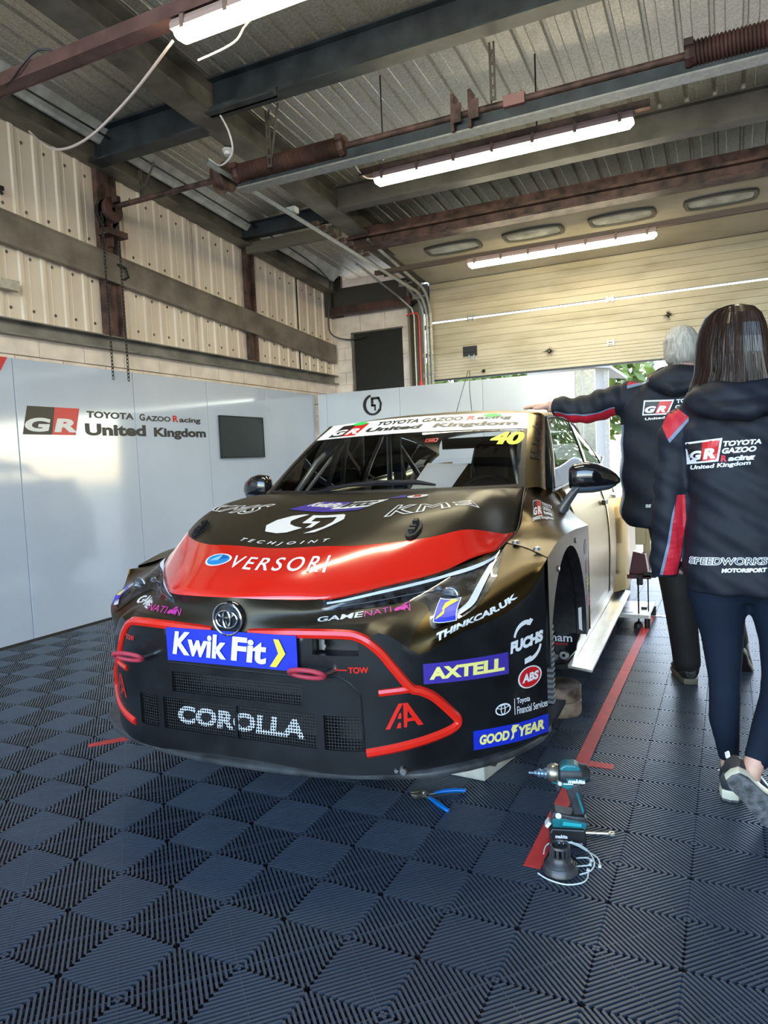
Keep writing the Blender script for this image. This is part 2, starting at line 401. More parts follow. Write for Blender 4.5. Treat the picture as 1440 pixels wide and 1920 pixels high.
# bottom channel, middle rail, top rafter
struct('trim_1',MB().prism([(XW-.03,2.30),(XW+.06,2.30),(XW+.06,2.315),(XW-.01,2.32),(XW-.01,2.405),(XW+.06,2.41),(XW+.06,2.42),(XW-.03,2.42)],-2,8.66),mat('lower_channel',(.20,.185,.165),.5,nscale=5,namt=.2))
def GZ(y): return 2.975-.078*(y-3.65)
def sloped(name,y0,y1,zf,prof,m,parent=None,x0=0):
    """section prof (x,dz) swept along y following zf"""
    mb=MB(); n=len(prof)
    for yy in (y0,y1): mb.v+=[(x0+px,yy,zf(yy)+dz) for px,dz in prof]
    mb.f.append(tuple(range(n))); mb.f.append(tuple(n+i for i in reversed(range(n))))
    for i in range(n): mb.f.append((i,n+i,n+(i+1)%n,(i+1)%n))
    return mb
def csec(w,h,t=.012): return [(0,0),(w,0),(w,t),(t,t),(t,h-t),(w,h-t),(w,h),(0,h)]
def isec(w,h,t=.012): return [(-w/2,0),(w/2,0),(w/2,t),(t/2,t),(t/2,h-t),(w/2,h-t),(w/2,h),(-w/2,h),(-w/2,h-t),(-t/2,h-t),(-t/2,t),(-w/2,t)]
def beamobj(name,label,mb,m,group=None):
    return tag(mk(name,mb,m),label,'beam',group)
beamobj('wall_rail','long grey-brown steel rail sloping across the middle of the cream cladding',sloped('r',-1.5,8.64,GZ,[(0,0),(.05,.0),(.055,.03),(.055,.215),(.05,.245),(0,.245)],0,x0=XW-.002),mat('rail_taupe',(.20,.165,.13),.5,nscale=4,namt=.2,bump=.06))
beamobj('eave_rafter','olive-grey rafter sloping down along the top of the left wall',sloped('r',-1.5,8.66,RZ,isec(.16,.235),0,x0=XW+.065),mat('olive_steel',(.15,.135,.10),.5,nscale=4,namt=.25))
beamobj('main_rafter','deep steel rafter with wide pale flange running towards the roller door track',sloped('r',-2,8.66,lambda y:RZ(y)-.01,isec(.22,.25,.016),0,x0=-3.52),mat('rafter_steel',(.17,.155,.12),.48,nscale=4,namt=.25))
# steel posts in the left wall
for (y0,y1,lb) in ((4.64,4.86,'rusty brown wall post behind the chain hoist wheel'),(6.72,6.88,'brown wall post between the cladding sheets further back')):
    beamobj('wall_post',lb,MB().box(XW-.03,XW-.012,y0,y1,2.42,RZ(y0)).box(XW-.012,XW+.02,y0,y0+.03,2.42,RZ(y0)).box(XW-.012,XW+.02,y1-.03,y1,2.42,RZ(y0)),BROWN)
# fibreboard lining between eave rafter and roof
struct('trim_2',sloped('t',-2,8.5,lambda y:RZ(y)+.14,[(0,0),(.02,0),(.24,.20),(.22,.21)],0,x0=XW+.12),mat('lining_board',(.80,.78,.66),.6,nscale=7,col2=(.5,.48,.40),bump=.2))
# purlins (across)
def xbeam(name,label,x0,x1,y,z,w,h,m,lean=0):
    mb=MB(); sec=isec(w,h,.012)
    for xx in (x0,x1): mb.v+=[(xx,y+a+lean*b,z+b) for a,b in sec]
    n=len(sec); mb.f.append(tuple(range(n))); mb.f.append(tuple(n+i for i in reversed(range(n))))
    for i in range(n): mb.f.append((i,n+i,n+(i+1)%n,(i+1)%n))
    return beamobj(name,label,mb,m)
xbeam('roof_purlin','dark blue-black roof beam crossing above the slotted hangers',-3.42,4.6,4.46,3.845,.13,.24,DARKB)
xbeam('roof_purlin','short dark blue beam stub between the wall and main rafter',XW+.06,-3.60,4.60,3.83,.15,.26,DARKB)
xbeam('roof_purlin','grey roof beam above the middle tube light',-3.42,4.6,6.32,3.685,.13,.22,mat('grey_beam',(.10,.095,.085),.5,nscale=4,namt=.2))
xbeam('roof_purlin','far dark stub beam between left wall and main rafter',XW+.06,-3.60,6.62,3.72,.10,.16,DARKB)
tag(mk('tie_bar',MB().box(XW+.06,-3.62,6.68,6.74,3.585,3.70),mat('tie_brown',(.13,.115,.085),.5)),'olive-brown rectangular tie bar joining left wall and main rafter','beam')
xbeam('roof_purlin','nearest roof beam overhead just in front of the frame top',-3.42,4.6,2.4,4.03,.13,.24,DARKB)
# roof sheets: trapezoid ribs along the slope, one piece per sheet
ceil=struct('ceiling',MB().box(-5.0,4.7,-3.5,9.1,4.62,4.70),DARK)
def roof_sheet(x0,x1):
    mb=MB(); xs=[]; x=x0
    while x<x1-1e-6:
        for a,h_ in ((0,0),(.010,.022),(.030,.022),(.040,0),(.095,0),(.099,-.004),(.103,0)): xs.append((x+a,h_))
        x+=.2
    xs.append((x1,0))
    for xx,h_ in xs: mb.v+=[(xx,-2.5,RZ(-2.5)+.25+h_),(xx,9.0,RZ(9.0)+.25+h_)]
    for i in range(len(xs)-1): mb.f.append((2*i,2*i+1,2*i+3,2*i+2))
    return mb
x=-4.9
while x<4.4:
    mk('roof_sheet',roof_sheet(x,x+1.0),ROOFM,ceil,fixn=False); x+=1.0
# ---- right wall and far pieces outside the frame (they only shape the light)
struct('trim_3',MB().box(-4.99,-4.70,YB-.05,YB,3.2,4.2).box(-4.99,-4.78,YB-.20,YB-.0,3.2,3.75),mat('olive_dark',(.06,.05,.035),.5))
struct('wall_right',MB().box(4.5,4.62,-3.4,YB,0,5.0),mat('cladding_tan',(.42,.33,.22),.6,nscale=3,namt=.1))
# ---- back wall: blockwork pier with dark window, steel post, header
wb=struct('wall_back',MB().box(-5.0,-4.58,YB,YB+.2,0,3.28).box(-4.58,-3.84,YB,YB+.2,2.96,3.28).box(-3.84,-3.70,YB,YB+.2,0,3.28).box(-4.58,-3.84,YB,YB+.2,0,1.6).box(-5,4.7,YB+.12,YB+.2,3.6,5.0),BLOCKM)
for row in range(8):
    z=1.96+row*.165
    if z>3.2: break
    for xa,xb in ((-4.82,-4.60),(-4.60,-4.555)) if row%2 else ((-4.82,-4.70),(-4.70,-4.555)):
        if z<2.94: mk('wall_block',MB().box(xa+.003,xb-.003,YB-.012-.004*(row%2),YB,z+.003,z+.162),BLOCKM,wb,bevel=.003)
    if z<2.9: mk('wall_block',MB().box(-3.84,-3.705,YB-.012,YB,z+.003,z+.162),BLOCKM,wb,bevel=.003)
for i in range(3): mk('wall_block',MB().box(-4.82+.37*i+.003,-4.82+.37*(i+1)-.003,YB-.014,YB,2.965,3.2),BLOCKM,wb,bevel=.004)
wn=struct('window_1',MB().box(-4.555,-3.842,YB-.01,YB+.03,1.7,2.955),mat('window_sheet',(.01,.011,.009),.35))
mk('window_frame',MB().box(-4.585,-4.55,YB-.035,YB+.02,1.7,2.97).box(-4.585,-3.83,YB-.035,YB+.02,2.955,2.975),GREYSTEEL,wn)
beamobj('door_post','taupe steel post beside the roller door track',MB().box(-3.70,-3.67,YB-.14,YB,0,3.42).box(-3.67,-3.52,YB-.03,YB,0,3.42).box(-3.55,-3.52,YB-.14,YB,0,3.42),mat('post_taupe',(.17,.145,.11),.5))
beamobj('header_beam','dark olive header beam above the blockwork pier',MB().box(-4.8,-3.5,YB-.12,YB-.02,3.27,3.56).box(-4.8,-3.5,YB-.2,YB-.0,3.24,3.27),mat('olive_dark',(.06,.05,.035),.5))
beamobj('header_beam','rusty strip of steel lying on top of the block pier',MB().box(-4.8,-3.62,YB-.21,YB-.10,3.2,3.3),RUST)
# ---- sectional roller door (raised), its panels pieces
rd=struct('door_1',MB().box(-3.50,-3.455,YB-.02,YB+.06,1.6,3.47).box(-3.455,4.4,YB+.052,YB+.06,2.985,3.455),mat('track_plate',(.13,.14,.145),.5,.4))
def door_panel(za,zb,name='door_panel'):
    mb=MB(); n=6; prof=[]
    for i in range(n+1):
        z=za+(zb-za)*i/n; prof+= [(0.0,z-.004),(-.006,z),(0.0,z+.004)] if 0<i<n else [(0,z)]
    for xx in (-3.44,4.4): mb.v+=[(xx,YB+a,b) for a,b in prof]
    k=len(prof)
    for i in range(k-1): mb.f.append((i,i+1,k+i+1,k+i))
    mb.box(-3.44,4.4,YB+.01,YB+.05,za,zb)
    return mb
for za,zb in ((2.245,2.478),(2.482,2.958),(2.985,3.455)):
    mk('door_panel',door_panel(za,zb),DOORM,rd)
mk('door_seal',MB().box(-3.44,4.4,YB-.005,YB+.05,2.225,2.245),BLACK,rd)
# daylight gap between panels
# inclined upper panel with oval lights
IN0=Vector((0,YB,3.462)); IN1=Vector((0,7.02,3.63)); IND=(IN1-IN0)
def incl(x,t,o=0): 
    n=Vector((0,IND.z,-IND.y)).normalized(); n=n if n.z<0 else -n
    p=IN0+IND*t+n*o; return (x,p.y,p.z)
for t0,t1 in ((0.0,.435),(.445,1.0)):
    mb=MB().add([incl(-3.44,t0),incl(4.4,t0),incl(4.4,t1),incl(-3.44,t1),incl(-3.44,t0,-.04),incl(4.4,t0,-.04),incl(4.4,t1,-.04),incl(-3.44,t1,-.04)],[(0,1,2,3),(4,7,6,5),(0,4,5,1),(3,2,6,7),(0,3,7,4),(1,5,6,2)])
    mk('door_panel',mb,DOORM,rd)
OV=mat('oval_glazing',(.45,.45,.38),.15,nscale=6,namt=.2); OVF=mat('oval_rubber',(.10,.09,.06),.4)
for i in range(7):
    cx=-2.75+.895*i+.01; hw_=.30; hh=.072; tc=.60
    def ovp(rx,rt,o,n=32):
        out=[]
        for k_ in range(n):
            a=2*PI*k_/n; c_,s_=math.cos(a),math.sin(a)
            xx=cx+ (rx-.09)*(1 if c_>0 else -1)*(abs(c_)>.0)+.09*c_; 
            out.append(incl(cx+max(-1,min(1,c_*1.6))*(rx-.06)+.06*c_,tc+rt*s_,o))
        return out
    mb=MB().loft([ovp(hw_+.03,hh+.018,0),ovp(hw_+.02,hh+.014,.02),ovp(hw_-.012,hh-.006,.02),ovp(hw_-.02,hh-.01,.004)],cap=False)
    f=mk('oval_frame',mb,OVF,rd,smooth=True)
    g=MB(); q=ovp(hw_-.015,hh-.008,.008); g.v+=q; g.f.append(tuple(range(len(q)))); mk('oval_pane',g,OV,rd)
mk('door_joint_strip',MB().box(-3.44,4.4,YB+.0,YB+.055,3.452,3.475),GREYSTEEL,rd)
# hinges
for xx in (-1.22,.6,-2.9):
    for z in (2.48,2.97): mk('door_hinge',MB().box(xx-.04,xx-.025,YB-.02,YB,z-.035,z+.035).box(xx+.025,xx+.04,YB-.02,YB,z-.035,z+.035).box(xx-.04,xx+.04,YB-.014,YB,z+.01,z+.018).box(xx-.04,xx+.04,YB-.014,YB,z-.018,z-.01),STEELM,rd)
mk('door_hatch',MB().box(-3.01,-2.83,YB-.018,YB,2.50,2.62).box(-2.99,-2.85,YB-.03,YB-.018,2.545,2.575),BLACK,rd)
soot=mat('soot',(.22,.185,.12),.6)
def sooty(cx,cz,r,seed):
    rr=random.Random(seed); vs=[];fs=[]
    for i in range(46):
        a=rr.uniform(0,2*PI); l=r*rr.uniform(.3,1)*(1.5 if math.sin(a)<0 else .9); wd=.0035
        x0,z0=cx+math.cos(a)*r*.12,cz+math.sin(a)*r*.12; x1,z1=cx+math.cos(a)*l,cz+math.sin(a)*l
        nx,nz=-math.sin(a)*wd,math.cos(a)*wd; o=len(vs)
        vs+=[(x0+nx*1.5,YB-.0085,z0+nz*1.5),(x0-nx*1.5,YB-.0085,z0-nz*1.5),(x1,YB-.0085,z1)]; fs.append((o,o+1,o+2))
    m=MB().add(vs,fs); mk('soot_mark',m,soot,rd,fixn=False)
sooty(-1.93,2.46,.075,1); sooty(-.60,2.72,.06,5); sooty(-2.75,2.30,.04,7)
# brown top edge of the raised door
beamobj('door_top_rail','rust-brown double rail across the top of the raised roller door',MB().box(-3.67,4.4,6.98,7.06,3.52,3.72).box(-3.67,4.4,6.92,6.98,3.60,3.625).box(-3.67,4.4,6.93,7.10,3.50,3.52),BROWN)
# conduit strip below the panel and tube lights
def tube_light(label,x0,x1,y,z,nclip=7):
    t=thing('tube_light',label,'light',((x0+x1)/2,y,z),0,None); L=(x1-x0)/2
    prof=[(-.045,.045),(.045,.045),(.058,.02),(.058,-.005),(-.058,-.005),(-.058,.02)]
    mk('housing',MB().prism([(a,b) for a,b in prof],-L,L,'x'),HOUS,t)
    dp=[(-.055,-.005),(.055,-.005)]+[(.055*math.cos(a),-.012-.04*math.sin(a)) for a in np.linspace(.15,PI-.15,9)]
    rings=[]
    for xx,s in ((-L,.55),(-L+.03,1),(L-.03,1),(L,.55)): rings.append([(xx,a*s,b*s) for a,b in dp])
    mk('diffuser',MB().loft(rings),TUBEM,t,smooth=True)
    for i in range(nclip):
        xx=-L+.08+(2*L-.16)*i/(nclip-1)
        mk('clip',MB().box(xx-.012,xx+.012,-.064,-.058,-.02,.03).box(xx-.012,xx+.012,.058,.064,-.02,.03).box(xx-.012,xx+.012,-.064,.064,.045,.049).box(xx-.012,xx+.012,-.064,-.058,.03,.049).box(xx-.012,xx+.012,.058,.064,.03,.049),mat('lamp_clip',(.25,.17,.14),.5),t)
    return t
tube_light('long lit tube light in the middle, below the door shaft',-2.47,-.555,5.2,3.425)
tube_light('lit tube light cut off by the top edge of the picture',-2.50,-.75,3.0,3.44)
tube_light('farthest lit tube light, in front of the raised door',-2.50,-.61,7.5,3.30)
def strut(name,label,x0,x1,y,z,w,h,m): return tag(mk(name,MB().box(x0,x1,y-w/2,y+w/2,z,z+h).box(x0,x1,y-w/2-.004,y-w/2,z-.004,z+.006).box(x0,x1,y+w/2,y+w/2+.004,z-.004,z+.006),m),label,'rail')
strut('light_rail','pink-brown steel strut holding the middle tube light',-2.6,-.45,5.2,3.475,.06,.05,BROWN)
strut('light_rail','red-oxide strut running above the tube light at the picture top',-4.3,1.5,3.0,3.50,.09,.07,mat('oxide_pink',(.15,.075,.065),.5,nscale=6,namt=.2))
strut('light_rail','thin brown conduit crossing under the raised door panel',-3.62,4.2,7.5,3.35,.04,.045,mat('conduit_brown',(.13,.085,.06),.5))
# chains of slotted hangers
def hanger(label,x,y,z0,z1,brace=None,w=.04):
    mb=MB(); n=max(2,int((z1-z0)/.06))
    for i in range(n):
        a=z0+(z1-z0)*i/n; b=z0+(z1-z0)*(i+.35)/n
        mb.box(x-w/2,x+w/2,y-.003,y+.003,a,b)
        c=z0+(z1-z0)*(i+1)/n; mb.box(x-w/2,x-w/2+.012,y-.003,y+.003,b,c).box(x+w/2-.012,x+w/2,y-.003,y+.003,b,c)
    mb.box(x-w/2,x-w/2+.003,y,y+w,z0,z1)
    if brace: mb.tube([(x,y+.02,z0+.06),(x+brace,y-.05,z1)],.010,4)
    return tag(mk('slotted_hanger',mb,mat('hanger_steel',(.09,.075,.06),.5,.3)),label,'bracket')
hanger('slotted steel hanger with diagonal brace above the left spring',-3.06,4.62,3.45,3.86,.13)
hanger('slotted steel hanger in the middle above the door shaft',-1.34,4.62,3.5,3.86)
hanger('slotted hanger with brace in the top left corner',-4.0,3.05,3.55,3.93,.12,.05)
hanger('small slotted bracket holding the shaft to the left rafter',-4.42,4.72,3.52,3.75,.2)
tag(mk('hanger_plate',MB().box(-3.40,-2.82,4.38,4.42,3.80,3.87).box(-3.40,-2.82,4.32,4.40,3.80,3.81),DARKB),'dark slotted angle bar bolted under the dark blue beam','bracket')
tag(mk('threaded_rod',MB().tube([(-2.28,4.95,3.45),(-2.28,4.95,4.05)],.005,6),BLACK),'thin black rod hanging left of the middle light','rod')
tag(mk('threaded_rod',MB().tube([(-1.20,5.2,3.5),(-1.20,5.2,4.02)],.006,6),BLACK),'thin black rod hanging right of the middle hanger','rod')
# door shaft with springs
sh=thing('door_shaft','brown door shaft with rusty torsion springs crossing below the roof','shaft',(0,4.7,3.5))
mk('shaft_tube',MB().tube([(-4.75,0,0),(1.6,0,0)],.022,12),BROWN,sh,smooth=True)
mk('shaft_beam',MB().prism([(-.0,-.10),(.075,-.10),(.075,-.09),(.012,-.09),(.012,-.035),(.075,-.035),(.075,-.025),(0,-.025)],-3.42,1.6,'x'),DARKB,sh)
mk('shaft_flange',MB().box(-3.42,1.6,-.02,.09,-.115,-.103),GALV,sh)
for (xa,xb,nc) in ((-3.40,-2.50,60),(-.19,.75,46)):
    mb=MB(); n=nc
    rr=.066; pts=[(xa+(xb-xa)*i/(n*12),rr*math.cos(2*PI*i/12),rr*math.sin(2*PI*i/12)) for i in range(n*12+1)]
    mb.tube(pts,(xb-xa)/n*.42,4)
    s_=mk('torsion_spring',mb,RUST,sh,smooth=True)
    mk('spring_core',MB().tube([(xa,0,0),(xb,0,0)],.061,16),RUST,sh,smooth=True)
    for xx in (xa-.02,xb): mk('spring_anchor',MB().lathe([(.02,0),(.075,0),(.08,.02),(.07,.045),(.02,.05)],(xx,0,0),10,'x').obox((xx+.02,-.05,.04),(.025,0,0),(0,.03,0),(0,0,.02)),RUST,sh)
mk('cable_drum',MB().lathe([(.02,0),(.11,0),(.115,.008),(.085,.02),(.085,.08),(.115,.095),(.11,.105),(.02,.105)],(-3.60,0,0),24,'x'),BROWN,sh,smooth=True)
mk('coupling',MB().obox((-1.22,0,.0),(.07,0,0),(0,.035,0),(0,0,.035)).tube([(-1.26,0,.03),(-1.26,0,.06)],.008).tube([(-1.18,0,.03),(-1.18,0,.06)],.008),mat('coupling_pink',(.30,.15,.13),.5),sh,bevel=.004)
for xx,zz in ((-1.62,.0),(-1.50,.02)): mk('shaft_bracket',MB().box(xx-.02,xx+.0,-.05,.05,-.11,.13).box(xx,xx+.05,-.05,-.04,-.06,.06),BROWN,sh)
# chain hoist at the left end
ch=thing('chain_hoist','rusty chain wheel with two hanging chains on the left wall','hoist',(-4.72,4.66,3.46))
mk('chain_wheel',MB().lathe([(.02,0),(.10,0),(.105,.01),(.09,.02),(.105,.03),(.10,.04),(.02,.04)],(0.0,0,0),20,'x'),RUST,ch,smooth=True)
mk('wheel_guard',MB().lathe([(.02,0),(.12,-.01),(.12,.03)],(-.05,.0,-.02),16,'x'),BLACK,ch)
mk('hoist_bracket',MB().box(-.06,.0,-.01,.015,-.30,.05).box(-.07,.06,-.10,.12,-.22,-.17).box(-.02,.10,-.02,.02,.05,.10),RUST,ch)
def chain(yy,zb):
    mb=MB(); z=-.05; i=0
    while z>zb:
        a=.020 if True else 0; pts=[]
        for k_ in range(8):
            t=2*PI*k_/8; p,q=.010*math.cos(t),.021*math.sin(t)
            pts.append((p,yy,z+q) if i%2 else (0,yy+p,z+q))
        mb.tube(pts,.0042,4,close=True); z-=.031; i+=1
    return mb
for yy in (-.10,.075): tag(mk('chain',chain(yy,-1.42),mat('chain_steel',(.03,.026,.022),.45,.6),ch),kind='stuff')
# door tracks
GT=GALV
tr=thing('door_track','galvanised twin track curving from the door post along the roof','track',(0,0,0))
def trk(x,dz,y1=4.4):
    pts=[(x,YB-.10,z) for z in (0,1,2,2.8,2.98)]
    for a in np.linspace(0,1,7)[1:]: pts.append((x,YB-.10-.36*(1-math.cos(a*1.5)),2.98+(.32+dz)*math.sin(a*1.5)))
    pts.append((x,y1,3.49+dz))
    return MB().tube(pts,[.022]*len(pts),4)
mk('track_rail',trk(-3.45,0),GT,tr); mk('track_rail',trk(-3.40,.07,6.9),GT,tr)
mk('track_rail',MB().tube([(-3.50,8.2,3.34),(-3.50,4.5,3.50)],.012,4),GT,tr)
for i,(yy,zz) in enumerate(((8.0,3.34),(7.6,3.37),(8.40,3.26),(8.6,2.9),(8.6,2.55),(8.6,2.3))):
    mk('track_bracket',MB().obox((-3.50,yy,zz),(.05,0,0),(0,.012,0),(0,0,.03)).tube([(-3.48,yy,zz),(-3.38,yy,zz)],.012,6),STEELM,tr)
mk('limit_switch',MB().obox((-3.50,5.6,3.50),(.05,0,0),(0,.035,0),(0,0,.025)),WPL,tr)
for k_ in range(9): mk('track_fitting',MB().obox((-3.44+.02*(k_%3),5.9+.12*k_,3.46-.008*k_),(.03,0,0),(0,.02,0),(0,0,.015)).tube([(-3.50,5.9+.12*k_,3.45-.008*k_),(-3.38,5.93+.12*k_,3.47-.008*k_)],.006,5),mat('fitting',(.16,.11,.08),.5,.5),tr)
tag(mk('conduit',MB().tube([(-3.60,YB-.16,1.9),(-3.60,YB-.16,3.05),(-3.62,YB-.18,3.15),(-3.75,YB-.3,3.3),(-3.8,7.4,3.48)],.013,8),GALV,smooth=True),'thin grey conduit running up the post left of the red cable','pipe')
tag(mk('red_cable',MB().tube([(-3.53,YB-.17,2.15),(-3.53,YB-.17,3.02),(-3.55,YB-.17,3.08),(-3.62,YB-.17,3.09),(-3.70,YB-.17,3.07)],.010,8).lathe([(.001,.14),(.02,.10),(.03,.03),(.02,0)],(-3.535,YB-.17,2.12),10),REDP,smooth=True),'red cable running up the steel post beside the door','cable')
tag(mk('conduit',MB().tube([(-3.47,YB-.16,1.9),(-3.47,YB-.16,3.05),(-3.50,YB-.22,3.22),(-3.58,YB-.5,3.40),(-3.6,7.9,3.46)],.013,8),GALV,smooth=True),'thin grey conduit bending over at the right of the red cable','pipe')
def cable(label,pts,r,m):
    P=[Vector(p) for p in pts]; out=[]
    for i in range(len(P)-1):
        p0=P[max(i-1,0)];p1=P[i];p2=P[i+1];p3=P[min(i+2,len(P)-1)]
        for s in range(8):
            t=s/8; out.append(.5*((2*p1)+(-p0+p2)*t+(2*p0-5*p1+4*p2-p3)*t*t+(-p0+3*p1-3*p2+p3)*t**3))
    out.append(P[-1])
    return tag(mk('cable',MB().tube(out,r,6),m,smooth=True),label,'cable')
PINKC=mat('pale_cable',(.62,.5,.45),.4)
cable('pale sagging cable from the top left light to the wall',[(-2.55,3.02,3.43),(-2.95,3.1,3.28),(-3.4,3.2,3.2),(-3.9,3.4,3.33),(-4.35,3.6,3.62)],.008,PINKC)
cable('thin black cable wrapped over the red-oxide strut',[(-4.5,3.4,3.72),(-3.75,2.98,3.50),(-3.45,2.95,3.60),(-3.3,3.05,3.56)],.006,BLACK)
cable('pale wavy cable trailing right of the top light',[(-2.5,3.15,3.38),(-2.3,3.2,3.44),(-2.15,3.2,3.53),(-1.6,3.2,3.60),(-1.2,3.2,3.72),(-.9,3.2,3.76)],.006,PINKC)
cable('white looped cable below the dark hanger plate',[(-3.32,4.4,3.80),(-3.25,4.4,3.66),(-3.27,4.45,3.54),(-3.42,4.5,3.50),(-3.6,4.6,3.62)],.007,WPL)
cable('thin cable looping to the left end of the middle light',[(-2.62,5.1,3.62),(-2.60,5.15,3.52),(-2.55,5.2,3.46),(-2.46,5.2,3.44)],.006,WPL)
cable('black cable drooping beside the blockwork pier',[(-4.80,8.5,3.45),(-4.83,8.5,3.1),(-4.80,8.55,2.95),(-4.6,8.62,2.88),(-4.35,8.64,2.90)],.010,BLACK)
cable('dark cable running along the eave lining',[(-4.60,3.5,4.08),(-4.60,5.5,3.92),(-4.60,7.6,3.72),(-4.7,8.4,3.6)],.008,BLACK)
tag(mk('smoke_detector',MB().lathe([(.001,-.045),(.03,-.045),(.035,-.02),(.045,-.015),(.045,0),(.001,0)],(-3.63,4.88,3.80),20),WPL,smooth=True),'round white smoke detector under the main rafter','detector')
tag(mk('wall_bracket',MB().box(XW+.0,XW+.04,3.3,3.80,2.63,2.71).box(XW+.04,XW+.06,3.3,3.78,2.63,2.64),GALV),'galvanised angle bracket on the cladding at the left edge','bracket')
tag(mk('wall_hook',MB().box(XW-.0,XW+.03,3.62,3.74,3.36,3.39).tube([(XW+.02,3.62,3.40),(XW+.02,3.70,3.37),(XW+.02,3.73,3.33)],.012,6),BLACK),'small black bracket high on the cladding at left edge','bracket')
tag(mk('fallen_hook',MB().tube([(XW+.062,4.78,3.05),(XW+.07,4.86,3.03),(XW+.07,4.89,2.96),(XW+.066,4.84,2.93)],.010,6),BLACK),'small black hook on the wall rail by the chains','hook')
# ---- hoarding boards
XH=-4.79; YH=7.98
BACKM=mat('hoarding_back',(.60,.64,.72),.14,nscale=2,namt=.02,coat=.4)
def board_y(label,y0,y1,nm='hoarding_board'):
    return tag(mk(nm,MB().box(XH-.045,XH,y0+.0025,y1-.0025,0,2.12),WHITEP,bevel=.003),label,'board','white hoarding boards along the left wall')
ys=[(-.2,1.1,'plain white hoarding board nearest the camera'),(1.1,2.4,'second white hoarding board, off the left edge'),(2.4,3.66,'white hoarding board with red corner at the left edge'),(3.66,4.85,'glossy white hoarding board carrying the black and red logo block'),(4.85,5.85,'glossy white hoarding board with the second half of the lettering'),(5.85,6.91,'glossy white hoarding board holding the small black screen'),(6.91,7.98,'last white hoarding board before the back corner')]
BD={}
for a,b,l in ys:
    o=board_y(l,a,b); BD[a]=o; o.pop('group',None)
    if 'group' in o: del o['group']
def SH(y,z): return (XH+.0,y,z)
Sleft=lambda a,b:(XH,a,b)
decal('red_corner',poly((0,.35),(1,.35),(1,1),(0.35,1)),[(3.2,1.0),(3.66,1.0),(3.66,2.12),(3.2,2.12)],lambda a,b:(XH,a,b),REDV,BD[2.4],.002,1,1) if False else None
decal('red_corner',poly((0,0),(.45,0),(1,1),(0,1)),[(2.6,1.2),(3.62,1.2),(3.62,2.12),(2.6,2.12)],lambda a,b:(XH,a,b),REDV,BD[2.4],.002,1,1)
gr_logo('logo',[(3.70,1.555),(4.24,1.555),(4.24,1.772),(3.70,1.772)],lambda a,b:(XH,a,b),BD[3.66],.002,nu=2,nv=2)
decal('lettering',T('TOYOTA',bold=.035,shear=.05),[(4.31,1.70),(4.83,1.70),(4.83,1.757),(4.31,1.757)],Sleft,BLACKV,BD[3.66],.002,1,1)
decal('lettering',merge(T('G',0,0,.17,1,bold=.035),T('AZOO',.19,0,1,.78,bold=.035)),[(4.90,1.695),(5.30,1.695),(5.30,1.757),(4.90,1.757)],Sleft,BLACKV,BD[4.85],.002,1,1)
decal('red_letter',T('R',bold=.04),[(5.33,1.695),(5.41,1.695),(5.41,1.757),(5.33,1.757)],Sleft,REDV,BD[4.85],.002,1,1)
decal('lettering',T('acing',bold=.035),[(5.42,1.680),(5.73,1.680),(5.73,1.742),(5.42,1.742)],Sleft,BLACKV,BD[4.85],.002,1,1)
decal('lettering',T('United',bold=.045),[(4.285,1.553),(4.97,1.553),(4.97,1.655),(4.285,1.655)],Sleft,BLACKV,BD[3.66],.002,1,1)
decal('lettering',T('Kingdom',bold=.045),[(5.07,1.527),(5.80,1.527),(5.80,1.637),(5.07,1.637)],Sleft,BLACKV,BD[4.85],.002,1,1)
scn=thing('wall_screen','small square black screen on the white hoarding','screen',(XH,6.39,1.56))
mk('screen_panel',MB().box(.0,.03,-.372,.372,-.215,.215),DGLASS,scn,bevel=.003)
mk('screen_frame',MB().box(.0,.034,-.378,-.370,-.22,.22).box(.0,.034,.370,.378,-.22,.22).box(.0,.034,-.378,.378,-.224,-.214).box(.0,.034,-.378,.378,.214,.224),BLACK,scn)
for a,b,l in ((-4.75,-4.62,'narrow white corner upright between the two hoardings'),(-4.62,-3.6,'white back hoarding board carrying the round black emblem'),(-3.6,-2.55,'white back hoarding board behind the windscreen'),(-2.55,-1.50,'white back hoarding board behind the car roof'),):
    o=tag(mk('hoarding_board',MB().box(a+.0025,b-.0025,YH,YH+.045,0,2.115),BACKM,bevel=.003),l,'board'); BD[l[:12]]=o
o=BD['white back h']
bk=[x_ for x_ in COL.objects if x_.get('label','').startswith('white back hoarding board carrying')][0]
Sb=lambda a,b:(a,YH,b)
decal('emblem_arc',ringp(.5,.5,.5,.5,.17,.10,a0=math.radians(100),a1=math.radians(330)),[(-4.10,1.80),(-3.83,1.80),(-3.83,2.06),(-4.10,2.06)],Sb,BLACKV,bk,.003,4,4)
decal('emblem_mark',merge(rect(.42,.75,.85,.86),rect(.42,.45,.55,.80),rect(.42,.42,.66,.52),rect(.58,.22,.66,.5),poly((.72,.86),(.85,.86),(.98,.55),(.92,.22),(.82,.2),(.86,.55))),[(-4.10,1.80),(-3.83,1.80),(-3.83,2.06),(-4.10,2.06)],Sb,BLACKV,bk,.003,2,2)
decal('emblem_word',T('UTJ'),[(-4.14,1.69),(-3.90,1.69),(-3.90,1.73),(-4.14,1.73)],Sb,mat('grey_vinyl',(.25,.25,.26),.4),bk,.003,1,1)
tag(mk('hoarding_post',MB().box(-1.50,-1.44,YH,YH+.06,0,2.12).box(-1.42,-1.30,YH+.02,YH+.08,0,2.12),GALV),'pale aluminium end post of the back hoarding','post')
